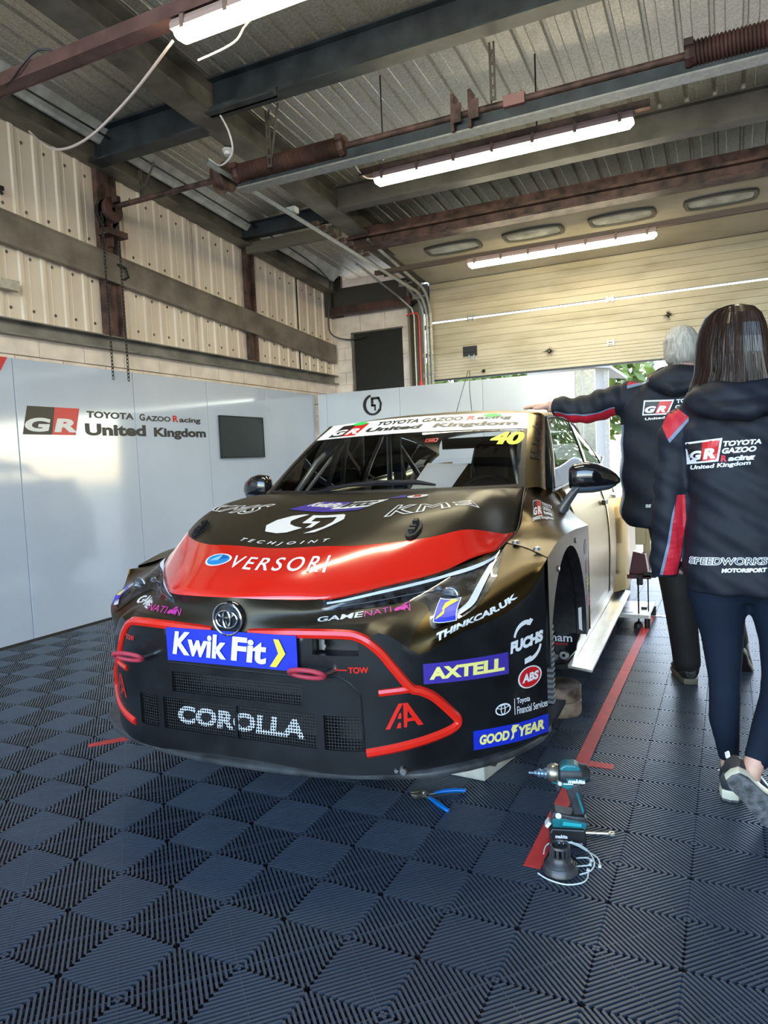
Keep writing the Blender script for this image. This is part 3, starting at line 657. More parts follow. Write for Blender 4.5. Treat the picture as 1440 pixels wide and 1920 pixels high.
# ================================================================ outdoors beyond the door
grd=struct('ground',MB().box(-40,60,26,120,-.03,-.005),mat('grass',(.10,.15,.03),.8,nscale=1.5,namt=.3)); grd.name='ground'
struct('pit_apron',MB().box(-40,60,8.72,26,-.05,-.012),mat('apron_concrete',(.17,.155,.125),.7,nscale=1,namt=.1)).name='apron'
struct('front_apron',MB().box(-60,60,-60,-3.5,-.05,-.012),mat('front_concrete',(.35,.35,.34),.7)).name='pit_lane'
LEAF=mat('foliage',(.17,.21,.035),.6,nscale=2,col2=(.08,.12,.02)); BARK=mat('bark',(.12,.08,.05),.8)
def tree(label,x,y,hh,r,seed):
    t=thing('tree',label,'tree',(x,y,0)); rr=random.Random(seed)
    mk('trunk',MB().tube([(0,0,0),(.1,0,hh*.3),(0,.1,hh*.6)],[.22,.18,.1],8),BARK,t)
    mb=MB()
    for i in range(1500):
        a=rr.uniform(0,2*PI); c=rr.uniform(-1,1); q=r*rr.uniform(.5,1)**.4; s=math.sqrt(1-c*c)
        lump=1+.25*math.sin(3*a+seed)*math.cos(4*c)
        p=Vector((q*s*math.cos(a)*lump,q*s*math.sin(a)*lump,hh*.62+q*c*.9*lump))
        d1=Vector((rr.uniform(-1,1),rr.uniform(-1,1),rr.uniform(-1,1))).normalized()*.30; d2=d1.orthogonal().normalized()*.16
        mb.add([p-d1,p+d2,p+d1,p-d2],[(0,1,2,3)])
    tag(mk('crown',mb,LEAF,t,fixn=False),kind='stuff')
for i,(x,y,hh,r,l) in enumerate(((-5.5,30,6.5,2.5,'sunlit green tree seen left under the raised door'),(1.0,32,7,2.6,'sunlit green tree behind the grey-haired man'),(7.3,31,6.5,2.6,'sunlit green tree at the right edge under the door'),(-12,36,7,2.8,'tree farther left beyond the hoarding gap'))): tree(l,x,y,hh,r,i+2)
aw=thing('white_awning','white hospitality awning standing outside beyond the door','awning',(-2.35,14,0))
WAW=mat('awning_white',(.40,.38,.35),.6)
mk('awning_side',MB().box(-1.2,.25,0,.1,0,2.9),WAW,aw); mk('awning_post',MB().box(.25,.33,-.05,.05,0,3.1),GALV,aw)
mk('awning_roof',MB().prism([(-1.4,3.0),(.4,2.75),(.4,2.8),(-1.4,3.1)],-.2,2.2),WAW,aw)
car2=thing('parked_van','white van parked outside in the sun beyond the door','van',(2.2,15.5,0))
mk('van_body',MB().prism([(-2.2,.35),(2.3,.35),(2.4,.9),(1.9,1.15),(1.3,1.9),(-2.2,2.0)],-.9,.9),mat('van_white',(.45,.44,.42),.3),car2,bevel=.08)
for xx in (-1.5,1.5): mk('van_wheel',MB().lathe([(.1,-.94),(.33,-.94),(.35,-.8),(.35,-.7),(.1,-.7)],(xx,0,.35),20,'y'),BLACK,car2)
mk('van_window',MB().box(.2,1.2,-.912,-.9,1.2,1.75),DGLASS,car2)
# ================================================================ tape
TAPE=mat('red_tape',(.78,.04,.04),.5,nscale=14,col2=(.62,.035,.035),detail=3)
tag(mk('floor_tape',MB().add([(-.571,2.03,.0015),(-.519,2.03,.0015),(-.506,5.6,.0015),(-.558,5.6,.0015)],[(0,1,2,3)]),TAPE,solid=.001),'long red tape line on the floor beside the car','tape')
tag(mk('floor_tape',MB().add([(-.515,2.80,.0022),(-.418,2.80,.0022),(-.420,2.845,.0022),(-.515,2.85,.0022)],[(0,1,2,3)]),TAPE,solid=.001),'short red tape tab crossing right of the long tape line','tape')
tag(mk('floor_tape',MB().add([(-2.66,2.27,.0015),(-2.63,2.24,.0015),(-2.50,2.385,.0015),(-2.56,2.40,.0015)],[(0,1,2,3)]),TAPE,solid=.001),'short red tape piece on the floor left of the front splitter','tape')
# ================================================================ the race car
CAR=thing('race_car','satin black and red racing hatchback, coloured with gold reflections, without front wheels, standing on blocks','car',(-1.51,1.872,0),math.radians(2.02))
PAINT=mat('satin_black_warm_reflection',(.036,.030,.019),.34,.5,nscale=1.5,namt=.1)  # satin black with the warm reflection of the ceiling mixed into its colour
WINGM=mat('wing_gold_reflection',(.095,.070,.032),.34,1,nscale=1.2,namt=.1)  # gold reflections on the black wings, put into the base colour
GOLDREFL=mat('body_gold_reflection',(.26,.205,.105),.30,1,nscale=1.2,namt=.08)  # black panels coloured gold for the cream surroundings they reflect
PBLK=mat('bumper_black',(.007,.008,.010),.28,.0,coat=.3,nscale=8,namt=.3)
PRED=mat('gloss_red',(.72,.018,.008),.16,0,coat=.8)
CARB=mat('carbon_black',(.014,.015,.018),.38,0,nscale=30,namt=.3)
LIPM=mat('splitter_grey',(.05,.055,.06),.42,nscale=10,namt=.3)
CAGE=mat('cage_grey',(.30,.33,.37),.35,.3)
GL=glass('window_glass',(.78,.84,.84),.09); WSG=glass('windscreen_glass',(.80,.84,.86),.05)
def part(name,mb,m,p=None,**k): return mk(name,mb,m,p or CAR,**k)
# --- front bumper cover: grid with columns/rows aligned to the openings
acols=sorted(set([0,.02,.05,.08,.12,.16,.2,.24,.263,.288,.31,.337,.365,.40,.43,.461,.49,.52,.55,.58,.605,.63,.655,.68,.71,.74,.77,.80,.83,.86,.885,.91,.93,.945]))
acols=[-a for a in reversed(acols) if a>0]+acols
bz=[.246,.257,.27,.295,.324,.36,.40,.437,.462,.50,.534,.57,.60,.632,.66,.684]
def fasrow(a,k):
    # rows 0..15 follow fixed heights (squeezed under the knee), then 8 rows above the knee
    zk=float(fas(a,1)[2])
    if k<16:
        z=bz[k]; top=max(zk,.6)
        if k>12 or True:
            if abs(a)>.5: z=.246+(bz[k]-.246)*(zk-.246)/(.70-.246)
        return fas(a,min(1,(z-.246)/(zk-.246)))
    return fas(a,1+(k-15)/9.0)
ROWS=25
mb=MB(); mid=[]
for a in acols:
    for k in range(ROWS): mb.v.append(tuple(fasrow(a,k)))
def hole(a0,a1,k):
    lo,hi=min(a0,a1),max(a0,a1); z0=bz[k] if k<16 else 9; z1=bz[k+1] if k+1<16 else 9
    def inside(x0,x1,za,zb): return lo>=x0-1e-4 and hi<=x1+1e-4 and z0>=za-1e-4 and z1<=zb+1e-4
    return inside(-.263,.263,.462,.534) or inside(-.31,.31,.324,.437) or inside(.337,.461,.324,.437) or inside(-.43,-.337,.324,.437) or inside(.31,.461,.632,.684)
edges=[]
for i in range(len(acols)-1):
    for k in range(ROWS-1):
        if hole(acols[i],acols[i+1],k): continue
        o=i*ROWS+k; mb.f.append((o,o+ROWS,o+ROWS+1,o+1))
        am=abs(acols[i]+acols[i+1])/2
        up=(k>=15)
        mid.append(1 if (up and am>.60) else (2 if up else 0))
bumper=mk('front_bumper',mb,[PBLK,WINGM,PAINT],CAR,smooth=True,angle=34,midx=mid)
# rims behind the openings and dark ducts
def duct(x0,x1,z0,z1,d,name='grille_duct'):
    m=MB(); c=lambda x:fasz(x,z0)[1]
    xs=[x for x in acols if x0-1e-4<=x<=x1+1e-4]
    if xs[0]>x0+.01: xs=[x0]+xs
    for zz,fl in ((z0,0),(z1,1)):
        m.grid(lambda x,t:(x,float(table(abs(x),PLAN)[0])+d*t,zz),xs,[0,1])
    m.grid(lambda x,t:(x,float(table(abs(x),PLAN)[0])+d,z0+(z1-z0)*t),xs,[0,1])
    for x in (x0,x1): m.add([(x,float(table(abs(x),PLAN)[0]),z0),(x,float(table(abs(x),PLAN)[0])+d,z0),(x,float(table(abs(x),PLAN)[0])+d,z1),(x,float(table(abs(x),PLAN)[0]),z1)],[(0,1,2,3)])
    return mk(name,m,BLACK,bumper,fixn=False)
WIRE=mat('mesh_wire',(.035,.037,.04),.4,.5)
def wires(x0,x1,z0,z1,dy,p=.0098,w=.0011,name='grille_mesh'):
    m=MB(); f=lambda x:float(table(abs(x),PLAN)[0])+dy
    n=int((x1-x0)/p); 
    for i in range(n+1):
        x=x0+(x1-x0)*i/n; y=f(x); m.add([(x-w,y,z0),(x+w,y,z0),(x+w,y,z1),(x-w,y,z1)],[(0,1,2,3)])
    k=int((z1-z0)/p)
    for j in range(k+1):
        z=z0+(z1-z0)*j/k; xs=np.linspace(x0,x1,9)
        for a,b in zip(xs[:-1],xs[1:]): m.add([(a,f(a),z-w),(b,f(b),z-w),(b,f(b),z+w),(a,f(a),z+w)],[(0,1,2,3)])
    return tag(mk(name,m,WIRE,bumper,fixn=False),kind='stuff')
for (x0,x1,z0,z1) in ((-.263,.263,.462,.534),(-.31,.31,.324,.437),(.337,.461,.324,.437),(-.43,-.337,.324,.437)):
    duct(x0,x1,z0,z1,.10); wires(x0,x1,z0,z1,.012)
duct(.31,.461,.632,.684,.07,'air_intake')
mk('intake_bracket',MB().box(.315,.335,.06,.065,.64,.675).tube([(.34,.062,.655),(.34,.05,.655)],.006,6),STEELM,bumper)
# painted word on the lower mesh: only where the wires run
def mesh_word():
    vs,fs=text_mesh('COROLLA',bold=.05,shear=.12,sp=1.05)
    bm=bmesh.new(); bv=[bm.verts.new((-.255+.515*x,0,.345+.066*y)) for x,y in vs]
    for f in fs:
        try: bm.faces.new([bv[i] for i in f])
        except ValueError: pass
    n=int(.62/.0098); p=.62/n; w=.0017
    for i in range(n+1):
        x=-.31+p*i
        if -.27<x<.27:
            for s in (-w,w): bmesh.ops.bisect_plane(bm,geom=bm.verts[:]+bm.edges[:]+bm.faces[:],dist=1e-7,plane_co=(x+s,0,0),plane_no=(1,0,0))
    k=int(.113/.0098); q=.113/k
    for j in range(k+1):
        z=.324+q*j
        for s in (-w,w): bmesh.ops.bisect_plane(bm,geom=bm.verts[:]+bm.edges[:]+bm.faces[:],dist=1e-7,plane_co=(0,0,z+s),plane_no=(0,0,1))
    dl=[]
    for f in bm.faces:
        c=f.calc_center_median(); dx=abs(((c.x+.31)/p+.5)%1-.5)*p; dz=abs(((c.z-.324)/q+.5)%1-.5)*q
        if dx>w and dz>w: dl.append(f)
    bmesh.ops.delete(bm,geom=dl,context='FACES')
    for v in bm.verts: v.co.y=float(table(abs(v.co.x),PLAN)[0])+.0105
    me=bpy.data.meshes.new('mesh_lettering'); bm.to_mesh(me); bm.free(); me.materials.append(mat('mesh_paint',(.55,.57,.6),.5))
    o=bpy.data.objects.new('mesh_lettering',me); COL.objects.link(o); o.parent=bumper
mesh_word()
mk('grille_divider',MB().box(-.005,.004,.022,.03,.324,.437),PBLK,bumper)
# splitter
spl=[(0,.062),(.2,.075),(.4,.115),(.6,.205),(.75,.315),(.85,.43),(.91,.56),(.935,.70),(.935,.86)]
def splp(x,off=0): return float(table(abs(x),[(a,b) for a,b in spl[:-1]])[0])
mb=MB(); xs=[-.935,-.925,-.91,-.88,-.85,-.8,-.75,-.65,-.55,-.45,-.3,-.15,0,.15,.3,.45,.55,.65,.75,.8,.85,.88,.91,.925,.935]
xs=list(xs)
def spy(x): return float(np.interp(abs(x),[0,.1,.2,.3,.4,.5,.6,.68,.75,.80,.85,.88,.905,.925,.935],[.004,.005,.010,.022,.045,.072,.104,.155,.222,.278,.352,.405,.465,.53,.64]))
sec=[(0,.0),(-.004,.006),(-.004,.016),(.004,.022)]
for x in xs:
    y=spy(x); xx=x*(1.035 if x<-.7 else 1.005); mb.v+=[(xx,y+a+.0,.228+b) for a,b in sec]; mb.v+= [(xx,.95,.240),(xx,.95,.228)]
n=6
for i in range(len(xs)-1):
    for j in range(n): mb.f.append((i*n+j,i*n+(j+1)%n,(i+1)*n+(j+1)%n,(i+1)*n+j))
splitter=mk('front_splitter',mb,LIPM,CAR,smooth=True,angle=50)
mk('splitter_bolt',MB().lathe([(.001,-.008),(.011,-.008),(.013,0)],(.576,.100,.255),8,'y'),STEELM,bumper)
mk('splitter_bolt',MB().lathe([(.001,-.006),(.006,-.006),(.007,0)],(.556,.09,.257),8,'y'),STEELM,bumper)
# plate with the blue board
mk('number_board',MB().grid(lambda x,z:(x,.012-.0,z),[-.262,0,.262],[.578,.694]),BLUEV,bumper,solid=.004)
decal('board_lettering',T('Kwik',bold=.035,shear=.12),[(-.236,.602),(-.010,.597),(-.010,.681),(-.228,.684)],lambda a,b:(a,.0035,b),WHITE,bumper,0,1,1)
decal('board_lettering',T('Fit',bold=.035,shear=.12),[(.008,.597),(.150,.593),(.150,.676),(.008,.680)],lambda a,b:(a,.0035,b),WHITE,bumper,0,1,1)
decal('board_arrow',poly((0,0),(.4,0),(1,.5),(.6,1),(.25,1),(.55,.5)),[(.160,.588),(.222,.588),(.222,.680),(.165,.680)],lambda a,b:(a,.0033,b),YELV,bumper,0,1,1)
# red tubing
def redline(pts,r=.0165,nm='red_trim'):
    P=[Vector((a,0,b)) for a,b in pts]; out=[]
    for i in range(len(P)-1):
        p0=P[max(i-1,0)];p1=P[i];p2=P[i+1];p3=P[min(i+2,len(P)-1)]
        for s in range(8):
            t=s/8; q=.5*((2*p1)+(-p0+p2)*t+(2*p0-5*p1+4*p2-p3)*t*t+(-p0+3*p1-3*p2+p3)*t**3); out.append(q)
    out.append(P[-1]); res=[]
    for q in out:
        f=fasz(q.x,q.z); res.append((f[0],f[1]+.006,q.z))
    return mk(nm,MB().tube(res,r,8),PRED,bumper,smooth=True)
for s in (1,-1):
    redline([(s*a,b) for a,b in ((.075,.688),(.26,.697),(.40,.70),(.462,.690),(.515,.648),(.555,.59),(.600,.520),(.625,.507),(.66,.48),(.700,.425),(.718,.392),(.708,.370),(.66,.352),(.58,.335),(.470,.318))])
    redline([(s*.512,.511),(s*.56,.514),(s*.612,.516)],.0135)
# A-shaped red marks
AAs=merge(poly((0,0),(.12,0),(.50,1),(.38,1)),poly((.30,.0),(.42,.0),(.42,.22),(.36,.22)),poly((.33,.38),(.44,.38),(.44,.62),(.40,.62)),poly((.50,1),(.62,1),(1.0,0),(.86,0)),poly((.50,0),(.58,0),(.62,.9),(.50,1)),poly((.58,.22),(.86,.22),(.86,.36),(.58,.36)))
FZ=lambda x,z: fasz(x,z)
decal('red_mark',AAs,[(.529,.393),(.632,.398),(.632,.474),(.529,.474)],FZ,PRED,bumper,.0016,3,2)
decal('red_mark',AAs,[(-.632,.398),(-.529,.393),(-.529,.474),(-.632,.474)],FZ,PRED,bumper,.0016,3,2)
decal('tow_lettering',T('TOW',bold=.03),[(.428,.577),(.488,.577),(.488,.597),(.428,.597)],FZ,PRED,bumper,.0015,2,1)
decal('tow_arrow',merge(rect(.3,.38,1,.62),poly((0,.5),(.35,0),(.35,1))),[(.372,.580),(.424,.580),(.424,.595),(.372,.595)],FZ,PRED,bumper,.0015,2,1)
decal('tow_lettering',T('TOW',bold=.03),[(-.50,.625),(-.44,.625),(-.44,.645),(-.50,.645)],FZ,PRED,bumper,.0015,2,1)
TOWM=mat('tow_strap',(.42,.03,.06),.6)
for (cx,cz,cy) in ((.366,.585,.035),(-.362,.588,.035)):
    pts=[(cx-.055+.062*math.cos(a),cy-.055-.045*math.cos(a*1)*0-.035*math.sin(a)*.6,cz-.002+.018*math.sin(a)-.0) for a in np.linspace(0,2*PI,25)[:-1]]
    mk('tow_loop',MB().tube(pts,.0078,8,close=True),TOWM,bumper,smooth=True)
    mk('tow_eye',MB().tube([(cx+.008,cy-.05,cz),(cx+.02,cy,cz)],.007,8),STEELM,bumper)
mk('grille_lip',MB().tube([(x,float(table(abs(x),PLAN)[0])-.001,z) for x,z in ((-.27,.566),(0,.56),(.27,.556),(.395,.566),(.43,.545),(.463,.505),(.466,.40),(.466,.325))],.0028,6),PBLK,bumper,smooth=True)
# decals on the bumper
def fboard(nm,x0,x1,zl0,zl1,zr0,zr1,m):
    q=[(x0,zl0),(x1,zr0),(x1,zr1),(x0,zl1)]; decal(nm,rect(0,0,1,1),q,FZ,m,bumper,.0014,8,1); return q
q=fboard('sponsor_board',.637,.851,.527,.592,.508,.582,NAVYV)
def inner(q,u0,v0,u1,v1):
    q=[np.array(p,float) for p in q]; g=lambda u,v:tuple((q[0]*(1-u)+q[1]*u)*(1-v)+(q[3]*(1-u)+q[2]*u)*v)
    return [g(u0,v0),g(u1,v0),g(u1,v1),g(u0,v1)]
YT=mat('yellow_print',(.9,.82,.25),.4)
decal('sponsor_lettering',T('AXTELL',bold=.05,shear=.05),inner(q,.07,.2,.95,.8),FZ,YT,bumper,.0026,10,1)
q=fboard('sponsor_board',.757,.9445,.280,.344,.257,.322,BLUEV)
decal('sponsor_lettering',T('GOOD',bold=.05,shear=.15),inner(q,.08,.22,.48,.74),FZ,YT,bumper,.0026,8,1)
decal('sponsor_lettering',T('YEAR',bold=.05,shear=.15),inner(q,.60,.24,.94,.8),FZ,YT,bumper,.0026,8,1)
decal('winged_foot',poly((.0,.1),(.25,.45),(.1,.75),(.3,1),(1,.95),(.6,.75),(.75,.6),(.4,.5),(.35,.2)),inner(q,.49,.08,.62,.95),FZ,YT,bumper,.0027,3,2)
q=[(.858,.525),(.936,.525),(.936,.680),(.858,.680)]
decal('round_logo',merge(ringp(.5,.55,.42,.43,.06,.10,a0=math.radians(75),a1=math.radians(165)),ringp(.55,.45,.42,.43,.06,.10,a0=math.radians(255),a1=math.radians(345)),poly((.52,.86),(.62,1.0),(.72,.95),(.62,.84)),poly((.42,.0),(.62,.03),(.62,.16),(.42,.12))),q,FZ,WHITE,bumper,.0016,6,3)
decal('sponsor_lettering',T('FUCHS',bold=.07,shear=.12),[(.856,.572),(.937,.588),(.937,.628),(.856,.612)],FZ,WHITE,bumper,.0018,6,1)
q=[(.873,.438),(.931,.438),(.931,.514),(.873,.514)]
decal('oval_logo',ell(.5,.5,.5,.5),q,FZ,WHITE,bumper,.0014,5,3); decal('oval_logo_centre',ell(.5,.5,.44,.45),q,FZ,REDV,bumper,.002,5,3)
decal('oval_lettering',T('ABS',bold=.05,shear=.15),inner(q,.17,.3,.86,.7),FZ,WHITE,bumper,.0026,4,1)
q=[(.814,.372),(.853,.372),(.853,.412),(.814,.412)]
emb=merge(ringp(.5,.5,.5,.5,.08,.09),ringp(.5,.5,.16,.44,.06,.06),ringp(.5,.72,.40,.17,.07,.06))
decal('maker_emblem',emb,q,FZ,WHITE,bumper,.0016,3,2)
decal('sponsor_lettering',merge(rect(0,0,.02,1),T('Toyota',.08,.55,.48,1,bold=.02),T('Financial Services',.08,0,1,.48,bold=.01)),[(.862,.362),(.943,.350),(.943,.405),(.862,.418)],FZ,WHITE,bumper,.0016,6,1)
# upper bumper lettering
FA2=lambda a,b: fas(a,b)
PK=PINKV
decal('sponsor_lettering',T('GAME',bold=.02),[(.305,1.21),(.432,1.30),(.418,1.46),(.297,1.39)],FA2,WHITE,bumper,.002,4,2)
decal('sponsor_lettering',merge(T('NATI',0,0,.56,1,bold=-.005),T('N',.84,0,1,1,bold=-.005)),[(.437,1.30),(.556,1.335),(.532,1.46),(.421,1.455)],FA2,PK,bumper,.002,4,2)
decal('cherry_mark',merge(ell(.3,.3,.3,.3,12),ell(.75,.35,.28,.3,12),poly((.3,.5),(.6,1),(1,1),(.7,.75))),[(.507,1.32),(.538,1.335),(.528,1.50),(.497,1.48)],FA2,PK,bumper,.0024,2,2)
decal('sponsor_lettering',T('GAME',bold=.03),[(-.565,1.23),(-.425,1.21),(-.44,1.38),(-.595,1.40)],FA2,WHITE,bumper,.002,4,2)
decal('sponsor_lettering',merge(T('NATI',0,0,.56,1),T('N',.84,0,1,1)),[(-.42,1.20),(-.24,1.20),(-.255,1.46),(-.435,1.36)],FA2,PK,bumper,.002,4,2)
decal('cherry_mark',merge(ell(.3,.3,.3,.3,12),ell(.75,.35,.28,.3,12),poly((.3,.5),(.6,1),(1,1),(.7,.75))),[(-.315,1.20),(-.27,1.20),(-.275,1.5),(-.32,1.46)],FA2,PK,bumper,.0024,2,2)
decal('sponsor_lettering',T('THINKCAR.UK',bold=.05,shear=.0),[(.672,1.03),(.878,1.03),(.868,1.155),(.668,1.20)],FA2,WHITE,bumper,.0022,14,2)
decal('sponsor_lettering',T('THINKCAR.UK',bold=.05),[(-.925,1.05),(-.80,.88),(-.78,.97),(-.89,1.22)],FA2,WHITE,bumper,.0022,14,2)
# panel fasteners
for x,y,z in ((.80,.80,.905),(.90,.71,.893)):
    mk('quick_fastener',MB().lathe([(.001,.008),(.012,.006),(.017,0)],(0,0,0),10).mirror() if False else MB().lathe([(.001,z+.010),(.012,z+.007),(.017,z-.004)],(x,y-.04,0),10),STEELM,bumper)
# round badge
bd=MB().lathe([(.001,-.012),(.050,-.010),(.056,-.004),(.060,.012),(.062,.03)],(0,.02,.735),36,'y')
badge=mk('front_badge',bd,mat('badge_black',(.01,.012,.014),.12,coat=1),CAR,smooth=True)
def oring(cx,cz,rx,rz,r,y): return MB().tube([(cx+rx*math.cos(a),y,cz+rz*math.sin(a)) for a in np.linspace(0,2*PI,33)[:-1]],r,6,close=True)
mk('badge_rim',oring(0,.735,.056,.054,.0038,.008),CHROME,badge,smooth=True)
em=MB(); 
for (cx,cz,rx,rz) in ((0,.735,.042,.030),(0,.735,.014,.029),(0,.752,.030,.012)): 
    t_=oring(cx,cz,rx,rz,.0032,.004); em.add(t_.v,t_.f)
mk('badge_emblem',em,CHROME,badge,smooth=True)
# --- bonnet with the red band
def vb(u): return float(table(abs(u),[(0,.245),(.25,.235),(.45,.205),(.62,.175),(.75,.160),(.88,.175),(.95,.24),(1,.354)])[0])
us=list(np.linspace(-1,1,61)); mb=MB(); mid=[]
NR,NB=10,22
for u in us:
    b=vb(u)
    for i in range(NR+1): mb.v.append(tuple(hood(u,b*i/NR)))
    for i in range(1,NB+1): mb.v.append(tuple(hood(u,b+(1-b)*i/NB)))
W_=NR+NB+1
for i in range(len(us)-1):
    for j in range(W_-1):
        mb.f.append((i*W_+j,(i+1)*W_+j,(i+1)*W_+j+1,i*W_+j+1)); mid.append(1 if j<NR else 0)
bonnet=mk('bonnet',mb,[PAINT,PRED],CAR,smooth=True,angle=70,midx=mid,solid=.012)
HD=lambda u,v: hood(u,v)
KM=dict(outline=.022,shear=.25,sp=1.15,bold=.02)
decal('outline_lettering',T('KMS',**KM),[(.44,.43),(.90,.33),(.80,.42),(.40,.60)],HD,WHITE,bonnet,.0025,8,3)
decal('outline_lettering',T('KMS',**KM),[(-.88,.30),(-.46,.47),(-.42,.64),(-.80,.42)],HD,WHITE,bonnet,.0025,8,3)
q=[(-.275,.60),(.25,.60),(.285,.745),(-.235,.755)]
decal('series_panel',poly((0,.0),(.5,.0),(.58,1),(.14,1)),q,HD,NAVYV,bonnet,.0016,6,2)
decal('series_panel',poly((.48,.25),(.93,.25),(1,1),(.56,1)),q,HD,WHITE,bonnet,.0016,6,2)
decal('series_strip',poly((.0,.0),(.9,.0),(.92,.2),(.04,.2)),q,HD,NAVYV,bonnet,.002,6,1)
decal('series_lettering',T('KwikFit',bold=.04,shear=.1),inner(q,.12,.38,.50,.85),HD,WHITE,bonnet,.003,4,1)
decal('series_lettering',T('BTCC',bold=.06,shear=.1),inner(q,.55,.38,.92,.88),HD,BLACKV,bonnet,.003,4,1)
q=[(-.235,.365),(.20,.355),(.155,.565),(-.235,.565)]
decal('curved_emblem',merge(poly((.0,.25),(.02,.55),(.15,.85),(.30,.98),(.38,.98),(.30,.8),(.25,.6),(.30,.45),(.42,.35),(.55,.3),(.50,.2),(.42,.05),(.3,-.02),(.12,0)),),q,HD,WHITE,bonnet,.0025,6,4)
decal('curved_emblem',merge(rect(.46,.82,.95,.96),rect(.46,.55,.56,.9),rect(.46,.52,.70,.62),poly((.60,.28),(.68,.30),(.70,.6),(.62,.56)),poly((.80,.96),(.98,.92),(1.03,.65),(.92,.30),(.80,.05),(.66,.02),(.84,.30),(.90,.55),(.88,.82))),q,HD,WHITE,bonnet,.0025,6,4)
decal('sponsor_lettering',T('TECHJOINT',bold=.02,shear=.3,sp=1.9),[(-.248,.262),(.272,.258),(.255,.290),(-.255,.292)],HD,WHITE,bonnet,.0025,8,1)
decal('sponsor_lettering',T('VERSORI',bold=.01,shear=.1,sp=1.3),[(-.135,.112),(.385,.088),(.352,.168),(-.158,.178)],HD,WHITE,bonnet,.0025,8,2)
q=[(-.325,.108),(-.165,.112),(-.155,.180),(-.325,.176)]
decal('gem_mark',ell(.5,.5,.5,.5),q,HD,WHITE,bonnet,.0020,4,3); decal('gem_mark',ell(.5,.5,.43,.42),q,HD,mat('gem_blue',(.02,.25,.65),.3),bonnet,.0026,4,3)
decal('gem_facet',poly((.2,.35),(.5,.9),(.55,.45)),q,HD,mat('gem_light',(.25,.6,.9),.3),bonnet,.0032,2,2); decal('gem_facet',poly((.55,.45),(.5,.9),(.85,.7)),q,HD,mat('gem_dark',(.01,.12,.4),.3),bonnet,.0032,2,2)
q=[(.27,.735),(.40,.712),(.37,.80),(.235,.915)]
decal('triangle_mark',poly((0,0),(1,0),(.6,1)),[(.25,.765),(.40,.735),(.37,.86),(.26,.86)],HD,NAVYV,bonnet,.002,2,2)
q=[(.41,.70),(.55,.655),(.52,.76),(.38,.80)]
decal('oval_mark',ell(.5,.5,.5,.5),q,HD,WHITE,bonnet,.002,3,2); decal('oval_letter',T('E',.33,.2,.68,.8,bold=.06),q,HD,REDV,bonnet,.0028,1,1)
for s in (1,-1):
    P=hood(s*.65,.215); Q=hood(s*.65,.26); d=(Q-P)/np.linalg.norm(Q-P)
    mb=MB(); c=Vector(P)+Vector((0,.01,.012)); t=Vector(d)
    n=Vector((0,-t.z,t.y)).normalized(); sx=Vector((1,0,0))
    ring=[c+sx*(.028*math.cos(a))+t*((.062 if abs(math.sin(a))>.5 else .045)*math.sin(a)) for a in np.linspace(0,2*PI,17)[:-1]]
    pin=mk('bonnet_latch',MB().loft([[p-n*.012 for p in ring],[p+n*.001 for p in ring]]),CARB,CAR)
    mk('latch_lever',MB().obox(c+t*.005,sx*.007,t*.042,n*.006).obox(c-t*.020+n*.006,sx*.013,t*.008,n*.006).obox(c+n*.006,sx*.013,t*.005,n*.008).obox(c+t*.032+n*.010,sx*.010,t*.010,n*.010),BLACK,pin)
# --- headlights: opening on the cover with lens, bezel, lamp
HLB=mat('lamp_bezel',(.05,.055,.065),.25,.5,nscale=25,namt=.5); LENS=glass('lamp_lens',(.93,.95,.97),.04,fixed=.07); DRL=mat('lamp_strip',(.85,.9,.95),.2)
def hlq(s): return [(s*a,b) for a,b in ((.300,1.60),(.43,1.52),(.556,1.50),(.615,1.46),(.663,1.27),(.715,1.28),(.755,1.33),(.775,1.6),(.752,1.90),(.74,1.97),(.66,1.97),(.56,1.97),(.42,1.97),(.31,1.96))]
def hstrip(s,lo,hi,off,n=40):
    """strip between two curves in (a,b)"""
    m=MB()
    for i in range(n+1):
        t=i/n; 
        for k_ in range(5):
            w_=k_/4; pa=np.array(lo(t))*(1-w_)+np.array(hi(t))*w_; 
            P=np.array(fas(s*pa[0],pa[1])); e=1e-3
            du=np.array(fas(s*(pa[0]+e),pa[1]))-P; dv=np.array(fas(s*pa[0],pa[1]+e))-P
            nn=np.array([s*.45,-.75,.48])
            m.v.append(tuple(P+nn*off))
    for i in range(n):
        for k_ in range(4): m.f.append((i*5+k_,(i+1)*5+k_,(i+1)*5+k_+1,i*5+k_+1))
    return m
LOC=lambda t: tuple(table(t,[(0,.300,1.62),(.2,.40,1.54),(.42,.52,1.50),(.55,.60,1.46),(.66,.658,1.27),(.78,.71,1.27),(.88,.752,1.34),(1,.778,1.62)]))
HIC=lambda t: tuple(table(t,[(0,.302,1.93),(.2,.41,1.955),(.42,.54,1.955),(.6,.63,1.955),(.8,.715,1.95),(.93,.75,1.93),(1,.770,1.75)]))
